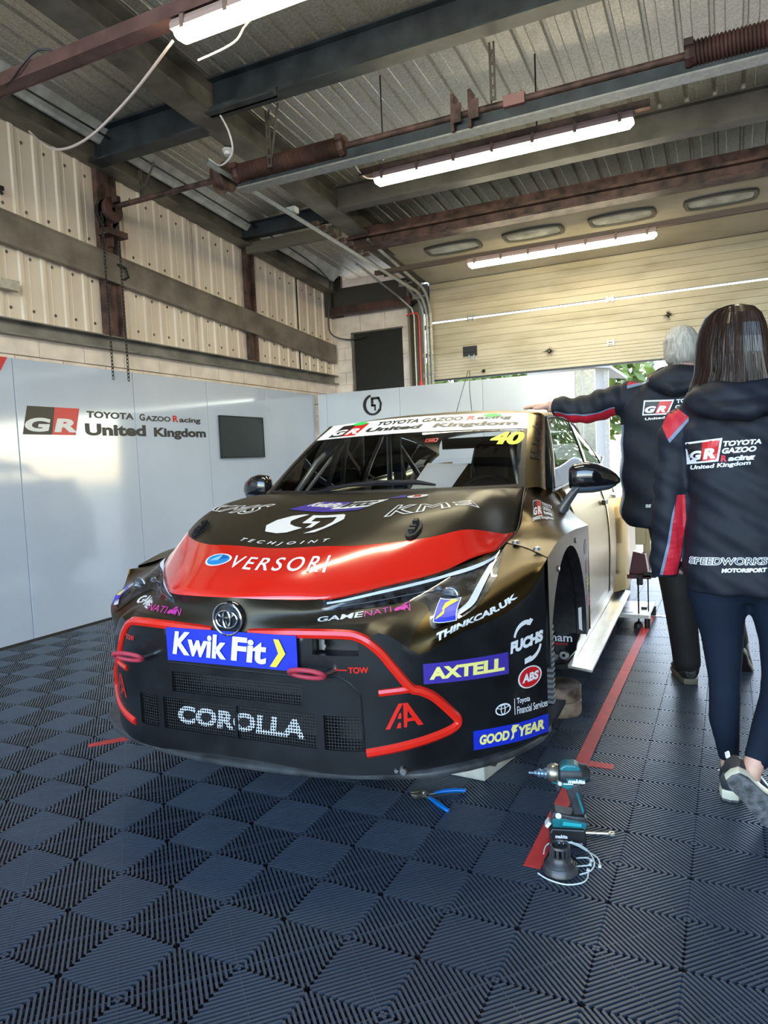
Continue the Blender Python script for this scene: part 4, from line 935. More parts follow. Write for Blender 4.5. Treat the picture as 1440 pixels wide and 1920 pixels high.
for s in (1,-1):
    hl=mk('headlight',hstrip(s,LOC,HIC,.0012),HLB,CAR,smooth=True,angle=80)
    mk('headlight_lens',hstrip(s,LOC,HIC,.012),LENS,hl,smooth=True,angle=80,fixn=False)
    mk('daylight_strip',hstrip(s,lambda t:tuple(table(t,[(0,.31,1.80),(.5,.55,1.84),(1,.715,1.88)])),lambda t:tuple(table(t,[(0,.31,1.87),(.5,.55,1.905),(1,.725,1.925)])),.006),DRL,hl,smooth=True)
    mk('daylight_strip',hstrip(s,lambda t:tuple(table(t,[(0,.66,1.36),(.5,.712,1.50),(1,.700,1.84)])),lambda t:tuple(table(t,[(0,.690,1.30),(.5,.740,1.45),(1,.733,1.86)])),.006),DRL,hl,smooth=True)
    mk('daylight_strip',hstrip(s,lambda t:(.33+.24*t,1.67-.03*t),lambda t:(.33+.24*t,1.690-.03*t),.006),mat('lamp_line',(.25,.27,.3),.2,.5),hl,smooth=True)
    P=fas(s*.635,1.62); 
    mk('lamp_projector',MB().lathe([(.001,.006),(.016,.004),(.024,.000),(.028,.002),(.030,-.003),(.033,.004)],(P[0],P[1]-.001,P[2]+.0),24,'y'),mat('lamp_silver',(.35,.37,.4),.15,.8),hl,smooth=True)
    P=fas(s*.585,1.66); mk('lamp_projector',MB().lathe([(.001,.004),(.010,.003),(.015,-.001),(.017,.004)],(P[0],P[1]-.001,P[2]),16,'y'),mat('lamp_silver'),hl,smooth=True)
q=[(.648,1.315),(.713,1.215),(.690,1.52),(.622,1.56)]
decal('sticker_border',rect(0,0,1,1),q,FA2,WHITE,bumper,.0185,4,4); decal('winged_foot_sticker',rect(.04,.03,.96,.97),q,FA2,BLUEV,bumper,.0192,4,4)
decal('sticker_foot',poly((.1,.12),(.32,.3),(.45,.42),(.42,.62),(.6,.75),(.95,.9),(.62,.98),(.35,.85),(.3,.6),(.38,.55),(.15,.25)),q,FA2,YELV,bumper,.0200,3,3)
decal('winged_foot_sticker',rect(0,0,1,1),[(-.735,1.36),(-.69,1.31),(-.665,1.52),(-.715,1.56)],FA2,BLUEV,bumper,.0132,3,3)
decal('sticker_foot',poly((.2,.1),(.8,.5),(.6,.9),(.3,.6)),[(-.735,1.36),(-.69,1.31),(-.665,1.52),(-.715,1.56)],FA2,YELV,bumper,.0138,2,2)
# --- front wings with wheel arch
def wing(s):
    m=MB()
    As=np.linspace(0,1,25); Bs=np.linspace(0,1,11)
    m.grid(lambda a,b: tuple(np.array(fend(a,b,s))*np.array([s,1,1])),As,Bs,flip=s<0)
    # side panel under the flare edge with arch cut: y from FB curve, arch centre (1.05,.41) r .45
    cy,cz,r=1.05,.41,.445
    pts=[]
    ang=np.linspace(math.radians(172),math.radians(-4),26)
    edge=[np.array(table(t,FB)) for t in np.linspace(0,1,200)]
    def topz(y): 
        k=min(range(200),key=lambda i:abs(edge[i][1]-y)); return edge[k][2]-(.065*(1-.5*k/200) if s<0 else 0),edge[k][0]
    prev=None
    for a in ang:
        y=cy+r*math.cos(a); z=cz+r*math.sin(a); 
        f=(y-(cy-r))/(1.62-(cy-r)); yt=.64+f*(1.62-.64) if True else y
        yt=.625+(math.radians(172)-a)/(math.radians(176))*(1.62-.625)
        zt,xt=topz(yt); 
        m.v.append((s*.950,y,z)); m.v.append((s*xt,yt,zt))
    n0=len(m.v)-52
    for i in range(25): m.f.append((n0+2*i,n0+2*i+2,n0+2*i+3,n0+2*i+1))
    # rear lower part of the panel
    o=len(m.v); ye,ze=cy+r*math.cos(math.radians(-4)),cz+r*math.sin(math.radians(-4))
    m.v+=[(s*.95,1.62,.885),(s*.95,ye,ze),(s*.945,ye+.01,.36),(s*.945,1.62,.375)]
    m.f.append((o,o+1,o+2,o+3))
    # rear return edge of the flare to the door
    o=len(m.v)
    zz=[.885,.8,.7,.55,.42,.375]
    for z in zz: m.v+=[(s*.95,1.62,z),(s*(float(table(z,SX)[0])-.01),1.625,z)]
    for i in range(5): m.f.append((o+2*i,o+2*i+1,o+2*i+3,o+2*i+2))
    w=mk('front_wing',m,[WINGM,GOLDREFL],CAR,smooth=True,angle=35)
    # arch return lip
    l=MB()
    for a in ang: l.v+=[(s*.950,cy+r*math.cos(a),cz+r*math.sin(a)),(s*.905,cy+(r-.004)*math.cos(a),cz+(r-.004)*math.sin(a)),(s*.90,cy+(r+.01)*math.cos(a),cz+(r+.01)*math.sin(a)),(s*.70,cy+(r+.0)*math.cos(a),cz+(r+.0)*math.sin(a))]
    for i in range(25):
        for k_ in range(3): l.f.append((4*i+k_,4*(i+1)+k_,4*(i+1)+k_+1,4*i+k_+1))
    mk('arch_lip',l,CARB,w,smooth=True)
    return w
wR=wing(1); wL=wing(-1)
for y,z in ((.80,.80),(1.22,.858)): mk('arch_screw',MB().lathe([(.001,.006),(.010,.004),(.012,0)],(.951,y,z),8,'x'),STEELM,wR)
FE=lambda a,b: fend(a,b)
FE.sgn=-1
# emblem block on the right wing
q=[(.545,.335),(.385,.44) ,(.50,.285),(.66,.20)]
WQ=[(.345,.335),(.475,.48),(.665,.285),(.515,.175)]
gr_logo('wing_logo',[(.352,.315),(.468,.470),(.655,.285),(.515,.185)],FE,wR,.003,neg=True,nu=3,nv=3)
decal('wing_lettering',merge(T('TOYOTA',0,.7,1,.95,bold=.03),T('GAZOO',0,.38,.9,.62,bold=.03),T('Racing',0,.05,.9,.32,bold=.03)),[(.480,.50),(.560,.64),(.760,.40),(.675,.290)],FE,WHITE,wR,.003,3,3)
decal('wing_lettering',T('United Kingdom',bold=.03),[(.305,.33),(.50,.68),(.545,.62),(.345,.30)],FE,WHITE,wR,.003,4,1)
# stickers on the arch panel
for (y0,y1,z0,z1,m,tx) in ((1.46,1.54,.76,.83,mat('pale_blue',(.25,.35,.42),.4),'AG'),(1.50,1.57,.66,.73,REDV,'N'),(1.51,1.585,.58,.64,YELV,'EF'),(1.52,1.595,.50,.56,REDV,'RE')):
    decal('small_sticker',T(tx,bold=.06),[(y0,z0),(y1,z0),(y1,z1),(y0,z1)],lambda a,b:(.9515,a,b),m,wR,.0,1,1)
# headlight-side gap line and shut lines as fine tubes
mk('shut_line',MB().tube([tuple(np.array(fas(a,2))+np.array([0,0,.001])) for a in np.linspace(.76,.945,8)],.0022,5),BLACK,bumper)
mk('shut_line',MB().tube([tuple(hood(1,v)+np.array([.003,0,.001])) for v in np.linspace(0,1,16)],.003,5),BLACK,wR)
mk('shut_line',MB().tube([tuple(hood(-1,v)+np.array([-.003,0,.001])) for v in np.linspace(0,1,16)],.003,5),BLACK,wL)
# cover between bonnet side and wing
for s,w in ((1,wR),(-1,wL)):
    m=MB(); m.grid(lambda a,b: tuple((1-b)*hood(s*1,a)+b*np.array(fend(min(1,a*.68),0,s))*np.array([s,1,1])-np.array([0,0,.004*(1-abs(2*b-1))])),np.linspace(.1,1,14),[0,.5,1])
    mk('wing_gutter',m,PAINT,w,smooth=True)
# --- sides: doors
def side_panel(y0,y1,z0,ztop,s,ny=10,nz=14,z0b=None):
    m=MB(); 
    m.grid(lambda y,t:(s*side(y,z0+(ztop(y)-z0)*t)[0],y,z0+(ztop(y)-z0)*t),np.linspace(y0,y1,ny),np.linspace(0,1,nz),flip=s<0)
    return m
SILL=lambda y: float(table(y,[(1.5,1.055),(2.0,1.068),(2.8,1.095),(3.4,1.13),(3.9,1.18),(4.3,1.2)])[0])
for s in (1,-1):
    d=mk('front_door',side_panel(1.63,2.93,.30,SILL,s),GOLDREFL,CAR,smooth=True,angle=60,solid=.02)
    mk('door_handle',MB().obox((s*.893,2.80,.915),(.012,0,0),(0,.075,0),(0,0,.016)),BLACK,d,bevel=.006)
    mk('door_shut_line',MB().tube([(s*(side(2.93,z)[0]+.001),2.93+(.10 if z<.42 else 0)*(.42-z)/.12,z) for z in np.linspace(.30,SILL(2.93),12)],.004,5),BLACK,d)
    d2=mk('rear_door',side_panel(2.945,3.72,.30,SILL,s),GOLDREFL,CAR,smooth=True,angle=60,solid=.02)
    mk('door_shut_line',MB().tube([(s*(side(3.72,z)[0]+.001),3.72-.25*max(0,(.7-z)/.4),z) for z in np.linspace(.30,SILL(3.7),12)],.004,5),BLACK,d2)
    # sill and floor edge
    mk('side_sill',MB().grid(lambda y,z:(s*float(table(z,SX)[0]),y,z),np.linspace(1.6,3.7,8),[.19,.22,.26,.30]),GOLDREFL,CAR,smooth=True)
    pl=MB().add([(s*.84,1.60,.19),(s*.955,1.60,.175),(s*.955,3.75,.165),(s*.84,3.75,.185),(s*.84,1.60,.178),(s*.955,1.60,.163),(s*.955,3.75,.153),(s*.84,3.75,.173)],[(0,1,2,3),(4,7,6,5),(0,4,5,1),(1,5,6,2),(2,6,7,3),(0,3,7,4)])
    mk('side_splitter',pl,mat('brushed_alloy',(.62,.62,.60),.32,1,nscale=3,namt=.12,stretch=(8,1,1)),CAR)
    # rear quarter with box flare
    q_=MB()
    def rq(y,t):
        z=.22+(SILL(min(y,4.3))-.22)*t; b=smooth((y-3.42)/.18)*(1-smooth((z-.86)/.10))
        return (s*lerp(side(y,z)[0],.950,b),y,z)
    q_.grid(rq,[3.735,3.78,3.85,3.95,4.1,4.25,4.4,4.44],np.linspace(0,1,16),flip=s<0)
    mk('rear_quarter',q_,GOLDREFL,CAR,smooth=True,angle=35)
    fl=MB(); 
    zs=np.linspace(.22,.90,10)
    fl.grid(lambda z,t:(s*lerp(side(3.42,z)[0]-.002,.955,t),lerp(3.36,3.56,t),z),zs,[0,.4,.8,1])
    fl.grid(lambda z,t:(s*.955,lerp(3.56,3.76,t),z),zs,[0,1])
    fl.grid(lambda t,k_:(s*lerp(side(3.42,.9)[0]-.01,.955,t),lerp(3.36,3.56,t)+k_*.3,.90+.03*(1-t)),[0,.5,1],[0,1])
    mk('rear_flare',fl,mat('flare_amber_reflection',(.30,.20,.055),.25,.9),CAR,smooth=True,angle=40)  # amber reflection on the black flare, painted as its base colour
# --- windscreen, roof, pillars, glasshouse
wsd=mk('windscreen',MB().grid(lambda u,v:tuple(ws(u,v)),np.linspace(-1,1,25),np.linspace(0,1,13)),WSG,CAR,smooth=True,fixn=False)
WSf=lambda u,v: ws(u,v)
decal('sunstrip',rect(0,0,1,1),[(-1,.72),(1,.72),(1,1),(-1,1)],WSf,WHITE,wsd,.003,24,3)
decal('screen_border',merge(rect(0,0,1,.03),rect(0,.0,.018,1),rect(.982,0,1,1)),[(-1,0),(1,0),(1,1),(-1,1)],WSf,BLACKV,wsd,.0022,24,10)
gr_logo('sunstrip_logo',[(-.87,.745),(-.53,.745),(-.53,.955),(-.87,.955)],WSf,wsd,.0045,nu=5,nv=2)
decal('sunstrip_lettering',merge(T('TOYOTA GAZOO',0,0,.66,1,bold=.035,shear=.1),T('acing',.76,-.1,1,.9,bold=.035,shear=.1)),[(-.42,.885),(.86,.885),(.86,.955),(-.42,.955)],WSf,BLACKV,wsd,.0045,14,1)
decal('sunstrip_lettering',T('R',bold=.05,shear=.1),[(.46,.885),(.54,.885),(.54,.96),(.46,.96)],WSf,REDV,wsd,.0045,2,1)
decal('sunstrip_lettering',T('United  Kingdom',bold=.045,shear=.1),[(-.48,.76),(.92,.76),(.92,.85),(-.48,.85)],WSf,BLACKV,wsd,.0045,14,1)
for u0 in (-.72,.60): decal('green_marker',merge(ell(.5,.5,.5,.5)),[(u0,.925),(u0+.16,.925),(u0+.16,.99),(u0,.99)],WSf,GREENV,wsd,.0055,3,2)
decal('start_number',T('40',bold=.05,shear=.15),[(.72,.50),(.975,.48),(.985,.675),(.735,.675)],WSf,mat('number_yellow',(.75,.85,.02),.4),wsd,.003,4,3)
decal('white_paper',rect(0,0,1,1),[(.235,.02),(.51,.0),(.60,.31),(.29,.34)],WSf,mat('paper',(.72,.74,.8),.6),wsd,-.02,4,4)
decal('red_permit',merge(ringp(.5,.5,.5,.5,.06,.12,n=4,a0=PI/4,a1=2*PI+PI/4),rect(.3,.4,.7,.6)),[(.18,.55),(.32,.55),(.32,.62),(.18,.62)],WSf,REDV,wsd,.003,2,2)
mb=MB(); 
def wpt(u,v,o): P=ws(u,v); return tuple(P+np.array([0,-.5,.86])*o)
wip=thing if False else None
mk('wiper_arm',MB().tube([wpt(-.55,-.02,.012),wpt(-.2,.05,.02),wpt(.1,.07,.022)],.007,6),BLACK,CAR,smooth=True)
mk('wiper_blade',MB().tube([wpt(-.40,.05,.01),wpt(.0,.075,.018),wpt(.30,.07,.015),wpt(.43,.05,.008)],[.006,.014,.014,.006],6),BLACK,CAR,smooth=True)
# cowl
mk('scuttle_panel',MB().grid(lambda u,t:tuple((hood(u,1)+np.array([0,0,-.012]))*(1-t)+(ws(u,0)+np.array([0,.02,-.004]))*t),np.linspace(-1,1,17),[0,1]),BLACK,CAR,smooth=True)
RW=[(0,.60,1.99,1.46,1.478),(.15,.612,2.2,1.474,1.508),(.3,.618,2.4,1.482,1.520),(.5,.615,2.75,1.482,1.525),(.7,.60,3.2,1.462,1.508),(.88,.575,3.6,1.425,1.470),(1,.55,3.85,1.39,1.435)]
def roof(u,t):
    xr,y,ze,zc=table(t,RW)
    yy=y+(.06*(u*u-1) if t<.05 else .06*(u*u-1)*max(0,1-t*3))
    return (u*xr,yy,zc-(zc-ze)*abs(u)**2.6)
rf=mk('roof',MB().grid(lambda u,t:roof(u,t),np.linspace(-1,1,25),np.linspace(0,1,17)),GOLDREFL,CAR,smooth=True,angle=60)
mk('roof_aerial',MB().tube([(.02,2.5,1.52),(.05,2.55,1.66),(.075,2.62,1.80)],.0022,5),BLACK,rf)
mk('roof_aerial',MB().tube([(.14,2.45,1.52),(.10,2.55,1.68),(.085,2.62,1.80)],.0022,5),BLACK,rf)
WT=[(0,.675,2.06,1.440),(.25,.672,2.45,1.458),(.5,.662,2.95,1.440),(.75,.64,3.45,1.385),(1,.60,3.92,1.27)]
def sideglass(s,t,b):
    """t along (0..1), b 0 sill .. 1 top"""
    T_=table(t,WT); y0=1.52+t*(4.05-1.52); B=np.array([.805-.02*t-max(0,y0-3.2)**2*.07,y0,SILL(y0)+.002]); P=B*(1-b)+T_*b
    return (s*(P[0]+.012*math.sin(PI*b)),P[1],P[2])
for s in (1,-1):
    # A pillar
    m=MB(); m.grid(lambda v,b: tuple(np.array(ws(s,v))*(1-b)+np.array([s*lerp(.775,.675,v)+s*.0,lerp(1.50,2.06,v),lerp(1.072,1.440,v)])*b+np.array([s*.012,0,.012])*math.sin(PI*b)),np.linspace(-.02,1,12),np.linspace(0,1,6))
    ap=mk('windscreen_pillar',m,GOLDREFL,CAR,smooth=True)
    # roof rail
    m=MB(); m.grid(lambda t,b: tuple(np.array(roof(s,t))*(1-b)+np.array(sideglass(s,t,1))*b+np.array([s*.01,0,.006])*math.sin(PI*b)),np.linspace(0,1,16),np.linspace(0,1,4))
    mk('roof_rail',m,GOLDREFL,CAR,smooth=True)
    if s>0: decal('driver_name',T('ES Leaders',bold=.0,shear=.1),[(.30,.66),(.95,.66),(.95,.16),(.30,.16)],lambda v,b: tuple(np.array(ws(1,v))*(1-b)+np.array([lerp(.775,.675,v),lerp(1.50,2.06,v),lerp(1.072,1.440,v)])*b+np.array([.012,0,.012])*math.sin(PI*b)),BLACKV,ap,-.004,8,4)
    # panes: quarter, front, rear, rear quarter
    def pane(t0,t1,lab,sl0=0,sl1=0):
        m=MB(); m.grid(lambda a,b: sideglass(s,t0+(t1-t0)*a+ (sl0*(1-a)+sl1*a)*(b),.02+.94*b),np.linspace(0,1,7),np.linspace(0,1,6),flip=s<0); return mk(lab,m,GL,CAR,smooth=True,fixn=False)
    pane(.02,.475,'door_window',0,-.03); pane(.52,.80,'door_window',-.03,-.02); pane(.82,.96,'quarter_window',-.01,0)
    for ta,tb,sl,mm in ((.0,.02,0,BLACK),(.475,.505,-.03,BLACK),(.505,.52,-.03,CHROME),(.80,.82,-.02,BLACK),(.955,1.0,0,GOLDREFL)):
        m=MB(); m.grid(lambda a,b: tuple(np.array(sideglass(s,ta+(tb-ta)*a+sl*b,b))+np.array([s*.004,0,0])),[0,1],np.linspace(0,1,6),flip=s<0); mk('window_pillar',m,mm,CAR,smooth=True,solid=.01)
    mk('window_seal',MB().tube([tuple(np.array(sideglass(s,t,.0))+np.array([s*.004,0,.004])) for t in np.linspace(0,1,18)],.008,6).tube([tuple(np.array(sideglass(s,t,1.))+np.array([s*.004,0,0])) for t in np.linspace(0,1,18)],.007,6),BLACK,CAR,smooth=True)
    # mirrors
    if True:
        sx_=s*(1 if s>0 else .95)
        rings=[]
        for x,yc,zc,ry,rz in ((.868,1.60,1.112,.010,.022),(.873,1.60,1.114,.035,.050),(.892,1.60,1.120,.052,.062),(.95,1.605,1.124,.060,.066),(1.0,1.615,1.122,.058,.058),(1.05,1.63,1.112,.048,.044),(1.08,1.645,1.102,.032,.028),(1.098,1.655,1.095,.010,.010)):
            rings.append([(sx_*x,yc+ry*np.sign(math.cos(a))*abs(math.cos(a))**.75,zc+rz*np.sign(math.sin(a))*abs(math.sin(a))**.75) for a in np.linspace(0,2*PI,21)[:-1]])
        mr=mk('door_mirror',MB().loft(rings),mat('mirror_gloss_black',(.006,.006,.008),.08,coat=1),CAR,smooth=True,angle=70)
        rings=[]
        for x,yc,zc,ry,rz in ((.885,1.60,1.062,.048,.022),(.98,1.61,1.062,.050,.020),(1.05,1.63,1.070,.038,.016),(1.08,1.645,1.080,.02,.010)):
            rings.append([(sx_*x,yc+ry*math.cos(a),zc+rz*math.sin(a)) for a in np.linspace(0,2*PI,17)[:-1]])
        mk('mirror_trim',MB().loft(rings),mat('mirror_slate',(.06,.075,.10),.35),mr,smooth=True)
        rings=[]
        for x,yc,zc,ry,rz in ((.835,1.53,.950,.070,.038),(.850,1.545,.985,.060,.034),(.878,1.575,1.030,.050,.032),(.91,1.60,1.07,.048,.036)):
            rings.append([(sx_*(x+rz*math.sin(a)),yc+ry*math.cos(a),zc+rz*.3*math.sin(a)) for a in np.linspace(0,2*PI,17)[:-1]])
        mk('mirror_arm',MB().loft(rings),mat('mirror_slate'),mr,smooth=True)
# rear end closure
mk('tailgate',MB().grid(lambda u,t:(u*lerp(.55,.72,t),lerp(3.85,4.40,t),lerp(1.40,.95,t)),np.linspace(-1,1,5),[0,.2]).grid(lambda u,t:(u*lerp(.60,.80,t),lerp(4.15,4.44,t),lerp(1.18,.3,t)),np.linspace(-1,1,5),np.linspace(0,1,4)),GOLDREFL,CAR,smooth=True)
# under tray, inner body, cabin
mk('under_tray',MB().box(-.82,.82,.30,.60,.219,.23).box(-.62,.62,.60,1.60,.18,.20).box(-.84,.84,1.60,4.2,.17,.19),CARB,CAR)
mk('inner_body',MB().box(-.60,.60,.30,1.20,.25,.74).box(-.66,.66,1.50,1.60,.20,1.0),BLACK,CAR)
mk('dashboard',MB().prism([(1.42,.72),(1.36,1.02),(1.55,1.04),(1.80,.98),(1.84,.72)],-.68,.68,'x'),BLACK,CAR,bevel=.02)
mk('cabin_floor',MB().box(-.8,.8,1.6,4.1,.20,.24).box(-.8,.8,3.7,3.75,.24,.9),BLACK,CAR)
cg=MB()
for s in (1,-1):
    cg.tube([(s*.66,1.50,.3),(s*.66,1.52,1.02),(s*.60,1.75,1.24),(s*.54,2.06,1.42),(s*.54,2.7,1.45),(s*.60,2.78,.3)],.019,10)
    cg.tube([(s*.70,1.55,.95),(s*.70,2.72,.40)],.019,10); cg.tube([(s*.70,1.55,.45),(s*.70,2.72,.95)],.019,10)
    cg.tube([(s*.54,2.72,1.44),(s*.50,3.75,.75)],.019,10); cg.tube([(s*.63,1.6,1.04),(s*.50,1.92,1.36)],.012,8)
cg.tube([(-.54,2.72,1.45),(.54,2.72,1.45)],.019,10); cg.tube([(-.54,2.06,1.42),(.54,2.06,1.42)],.019,10); cg.tube([(-.6,2.76,.35),(.54,2.72,1.43)],.019,10); cg.tube([(-.60,2.76,.95),(.60,2.76,.95)],.019,10)
cg.tube([(-.50,2.72,1.43),(-.58,3.3,.5)],.019,8)
mk('roll_cage',cg,CAGE,CAR,smooth=True)
# seat
st=MB(); st.loft([[(.36+.0+.24*math.cos(a),2.45+z*.12+.07*math.sin(a)-.10*abs(math.cos(a)),.40+z) for a in np.linspace(0,2*PI,17)[:-1]] for z in (0,.3,.6,.78)]); st.loft([[(.36+r*math.cos(a),2.50+.06*math.sin(a)-.10*abs(math.cos(a)),z) for a in np.linspace(0,2*PI,17)[:-1]] for z,r in ((1.1,.2),(1.2,.22),(1.32,.19),(1.36,.08))])
st.box(.14,.58,2.0,2.45,.35,.45)
mk('race_seat',st,BLACK,CAR,smooth=True)
mk('steering_wheel',MB().tube([(.36+.16*math.cos(a),1.92+.05*math.sin(a),.98+.15*math.sin(a)) for a in np.linspace(0,2*PI,25)[:-1]],.014,8,close=True).tube([(.36,1.84,.95),(.36,1.92,.98)],.025,8).tube([(.22,1.92,.98),(.50,1.92,.98)],.012,6),BLACK,CAR,smooth=True)
mk('gear_lever',MB().tube([(.05,1.95,.5),(.03,1.93,1.0)],.012,6).lathe([(.001,.03),(.02,.02),(.02,-.02),(.001,-.03)],(.03,1.93,1.02),8),BLACK,CAR)
mk('seat_belt',MB().box(-.22,-.17,2.0,2.02,.9,1.40),BLACK,CAR)
# suspension behind the right arch
su=MB()
hub=mk('front_hub',MB().lathe([(.02,-.03),(.16,-.03),(.165,-.015),(.165,.0),(.06,.01),(.06,.05),(.02,.06)],(.78,1.05,.42),28,'x'),STEELM,CAR,smooth=True,angle=30)
mk('brake_duct',MB().loft([[(.80+.035*math.cos(a),.93+.05*math.sin(a)+o,z) for a in np.linspace(0,2*PI,13)[:-1]] for z,o in ((.25,.0),(.35,.01),(.45,.0),(.52,.03))]),GALV,CAR,smooth=True)
rb=MB()
for i in range(15): rb.box(.745,.905,.875,.885+.03,.245+i*.0215,.256+i*.0215)
mk('duct_rib',rb,mat('rib_grey',(.22,.24,.26),.45),CAR)['kind']='stuff'
mk('suspension_arm',MB().tube([(.35,.95,.36),(.78,1.05,.33)],.018,8).tube([(.35,1.25,.36),(.78,1.08,.33)],.018,8).tube([(.5,1.1,.9),(.72,1.07,.45)],.03,10),BLACK,CAR)
dct=MB().loft([[(x_+r1*math.cos(a),1.56+.045*math.sin(a)*1.2,z) for a in np.linspace(0,2*PI,17)[:-1]] for z,x_,r1 in ((.22,.76,.08),(.28,.79,.10),(.38,.80,.105),(.50,.80,.10))])
du=mk('side_duct',dct,PBLK,CAR,smooth=True)
decal('duct_lettering',T('witham',bold=.01),[(.70,.335),(.88,.335),(.88,.375),(.70,.375)],lambda a,b:(a,1.500-.0,b),WHITE,du,.0,1,1)
decal('duct_lettering',T('Motorsport',bold=.01),[(.71,.315),(.86,.315),(.86,.332),(.71,.332)],lambda a,b:(a,1.500,b),REDV,du,.0,1,1)
for fx,fz in ((.84,.27),(.79,.26)): mk('duct_fitting',MB().lathe([(.008,-.01),(.02,-.01),(.024,0)],(fx,1.50,fz),12,'y'),STEELM,du)
mk('arch_liner',MB().box(.60,.62,.62,1.5,.3,.95).grid(lambda a,x:(x,1.05+.47*math.cos(a),.41+.47*math.sin(a)),np.linspace(.2,PI-.1,14),[.60,.94]),DARK,CAR)
mk('arch_liner',MB().grid(lambda a,x:(-x,1.05+.47*math.cos(a),.41+.47*math.sin(a)),np.linspace(0,PI,14),[.60,.94]),DARK,CAR)
mk('liner_strip',MB().grid(lambda z,x:(x,1.50+.02*math.sin(z*9),z),np.linspace(.38,.80,8),[.915,.93]),WPL,CAR)
# rear wheels
for s in (1,-1):
    wv=mk('rear_wheel',MB().lathe([(.05,-.11),(.20,-.11),(.225,-.12),(.30,-.12),(.32,-.10),(.32,.10),(.30,.12),(.225,.12),(.05,.10)],(s*.80,3.95,.325),32,'x'),mat('tyre',(.02,.02,.02),.7),CAR,smooth=True)
# ================================================================ supports under and beside the car
tag(mk('support_block',MB().prism([(-1.35,2.70),(-1.15,2.552),(-.852,2.530),(-.795,2.815)],.0,.2,'z'),mat('pale_block',(.50,.48,.43),.6,nscale=9,namt=.12,bump=.1),bevel=.004),'pale concrete-like block under the front splitter','block')
wb_=thing('wooden_disc','round wooden disc stack standing under the front hub','block',(-.745,3.37,0))
for i in range(2): mk('disc_layer',MB().lathe([(.001,.0),(.10,.0),(.104,.01),(.104,.062),(.10,.068),(.001,.068)],(0,0,.001+.07*i),24),mat('worn_wood',(.20,.14,.10),.6,nscale=12,namt=.4,bump=.2),wb_,smooth=True,angle=40)
ss=thing('setup_stand','setup stand of white board, clamp and rods behind the side sill','stand',(-.60,5.40,0))
mk('base_board',MB().box(-.16,.09,-.25,.22,.07,.095),WPL,ss,bevel=.003); mk('board_panel',MB().box(-.11,-.02,-.18,-.02,.095,.098),GALV,ss); mk('board_block',MB().box(.02,.06,-.05,.03,.095,.11),BLACK,ss)
for x,y in ((-.15,-.23),(.08,-.23),(-.15,.2),(.08,.2)): mk('stand_foot',MB().lathe([(.001,0),(.02,0),(.02,.07),(.001,.07)],(x,y,0),10),BLACK,ss)
mk('stand_rod',MB().tube([(.02,-.20,.0),(.02,-.20,.34)],.006,6).lathe([(.001,.0),(.035,.0),(.03,.025),(.01,.04)],(.02,-.20,.0),14),BLACK,ss); mk('stand_rod',MB().tube([(.075,-.1,.09),(.075,-.1,.34)],.005,6),BLACK,ss)
mk('rod_clamp',MB().obox((.03,-.18,.33),(.02,0,0),(0,.02,0),(0,0,.035)).obox((.09,-.12,.36),(.045,0,0),(0,.03,0),(0,0,.02)),BLACK,ss,bevel=.004)
mk('hub_plate',MB().prism([(-.05,.36),(.08,.36),(.06,.50),(-.02,.52)],-.12,-.02).box(-.06,.10,-.15,.0,.33,.36),mat('stand_maroon',(.10,.035,.045),.35,.4),ss,bevel=.004)
mk('hub_plate',MB().box(.03,.08,.06,.10,.30,.85).box(-.02,.05,.03,.08,.55,.75),mat('stand_gold',(.5,.42,.25),.4,.6),ss,bevel=.004)
tag(mk('white_marker',MB().box(-.60,-.43,5.55,5.60,.001,.003),WPL),'short white strip on the floor beyond the setup stand','tape')
# ================================================================ people
def fuse(name,mbs,voxel,mats,parent,fn=None,smooth_it=6,post=None):
    """several closed overlapping shapes grown into one continuous surface"""
    mb=MB()
    for m in mbs: mb.add(m.v,m.f)
    me=bpy.data.meshes.new(name); me.from_pydata(mb.v,[],mb.f)
    bm=bmesh.new(); bm.from_mesh(me); bmesh.ops.recalc_face_normals(bm,faces=bm.faces); bm.to_mesh(me); bm.free()
    o=bpy.data.objects.new(name,me); COL.objects.link(o)
    r=o.modifiers.new('r','REMESH'); r.mode='VOXEL'; r.voxel_size=voxel
    s=o.modifiers.new('s','SMOOTH'); s.factor=.5; s.iterations=smooth_it
    dg=bpy.context.evaluated_depsgraph_get(); m2=bpy.data.meshes.new_from_object(o.evaluated_get(dg))
    bpy.data.objects.remove(o); m2.name=name
    if not isinstance(mats,(list,tuple)): mats=[mats]
    m2.materials.clear()
    for m in mats: m2.materials.append(m)
    if post:
        nn_=[(v.co.copy(),v.normal.copy()) for v in m2.vertices]
        m2.vertices.foreach_set('co',[q for a,b in nn_ for q in post(a,b)])
        m2.update()
    m2.polygons.foreach_set('use_smooth',[True]*len(m2.polygons))
    if fn:
        for p in m2.polygons: p.material_index=fn(p.center,p.normal)
    o=bpy.data.objects.new(name,m2); COL.objects.link(o)
    if parent: o.parent=parent
    return o
def sup(cx,cy,z,rx,ry,n=24,p=.85,tilt=0):
    out=[]
    for i in range(n):
        a=2*PI*i/n; c,s_=math.cos(a),math.sin(a)
        out.append((cx+rx*math.copysign(abs(c)**p,c),cy+ry*math.copysign(abs(s_)**p,s_),z+tilt*s_))
    return out
def ellip(c,r,n=14,m=10,rot=None):
    mb=MB(); rings=[]
    for j in range(1,m):
        t=PI*j/m; rings.append([(c[0]+r[0]*math.sin(t)*math.cos(2*PI*i/n),c[1]+r[1]*math.sin(t)*math.sin(2*PI*i/n),c[2]+r[2]*math.cos(t)) for i in range(n)])
    return mb.loft(rings)
JACK=mat('jacket_navy',(.009,.012,.021),.62,spec=.3,nscale=9,namt=.15,bump=.12,bscale=18)
JRED=mat('jacket_red',(.52,.012,.03),.55,bump=.1,bscale=20); JPIPE=mat('jacket_piping',(.16,.22,.33),.5)
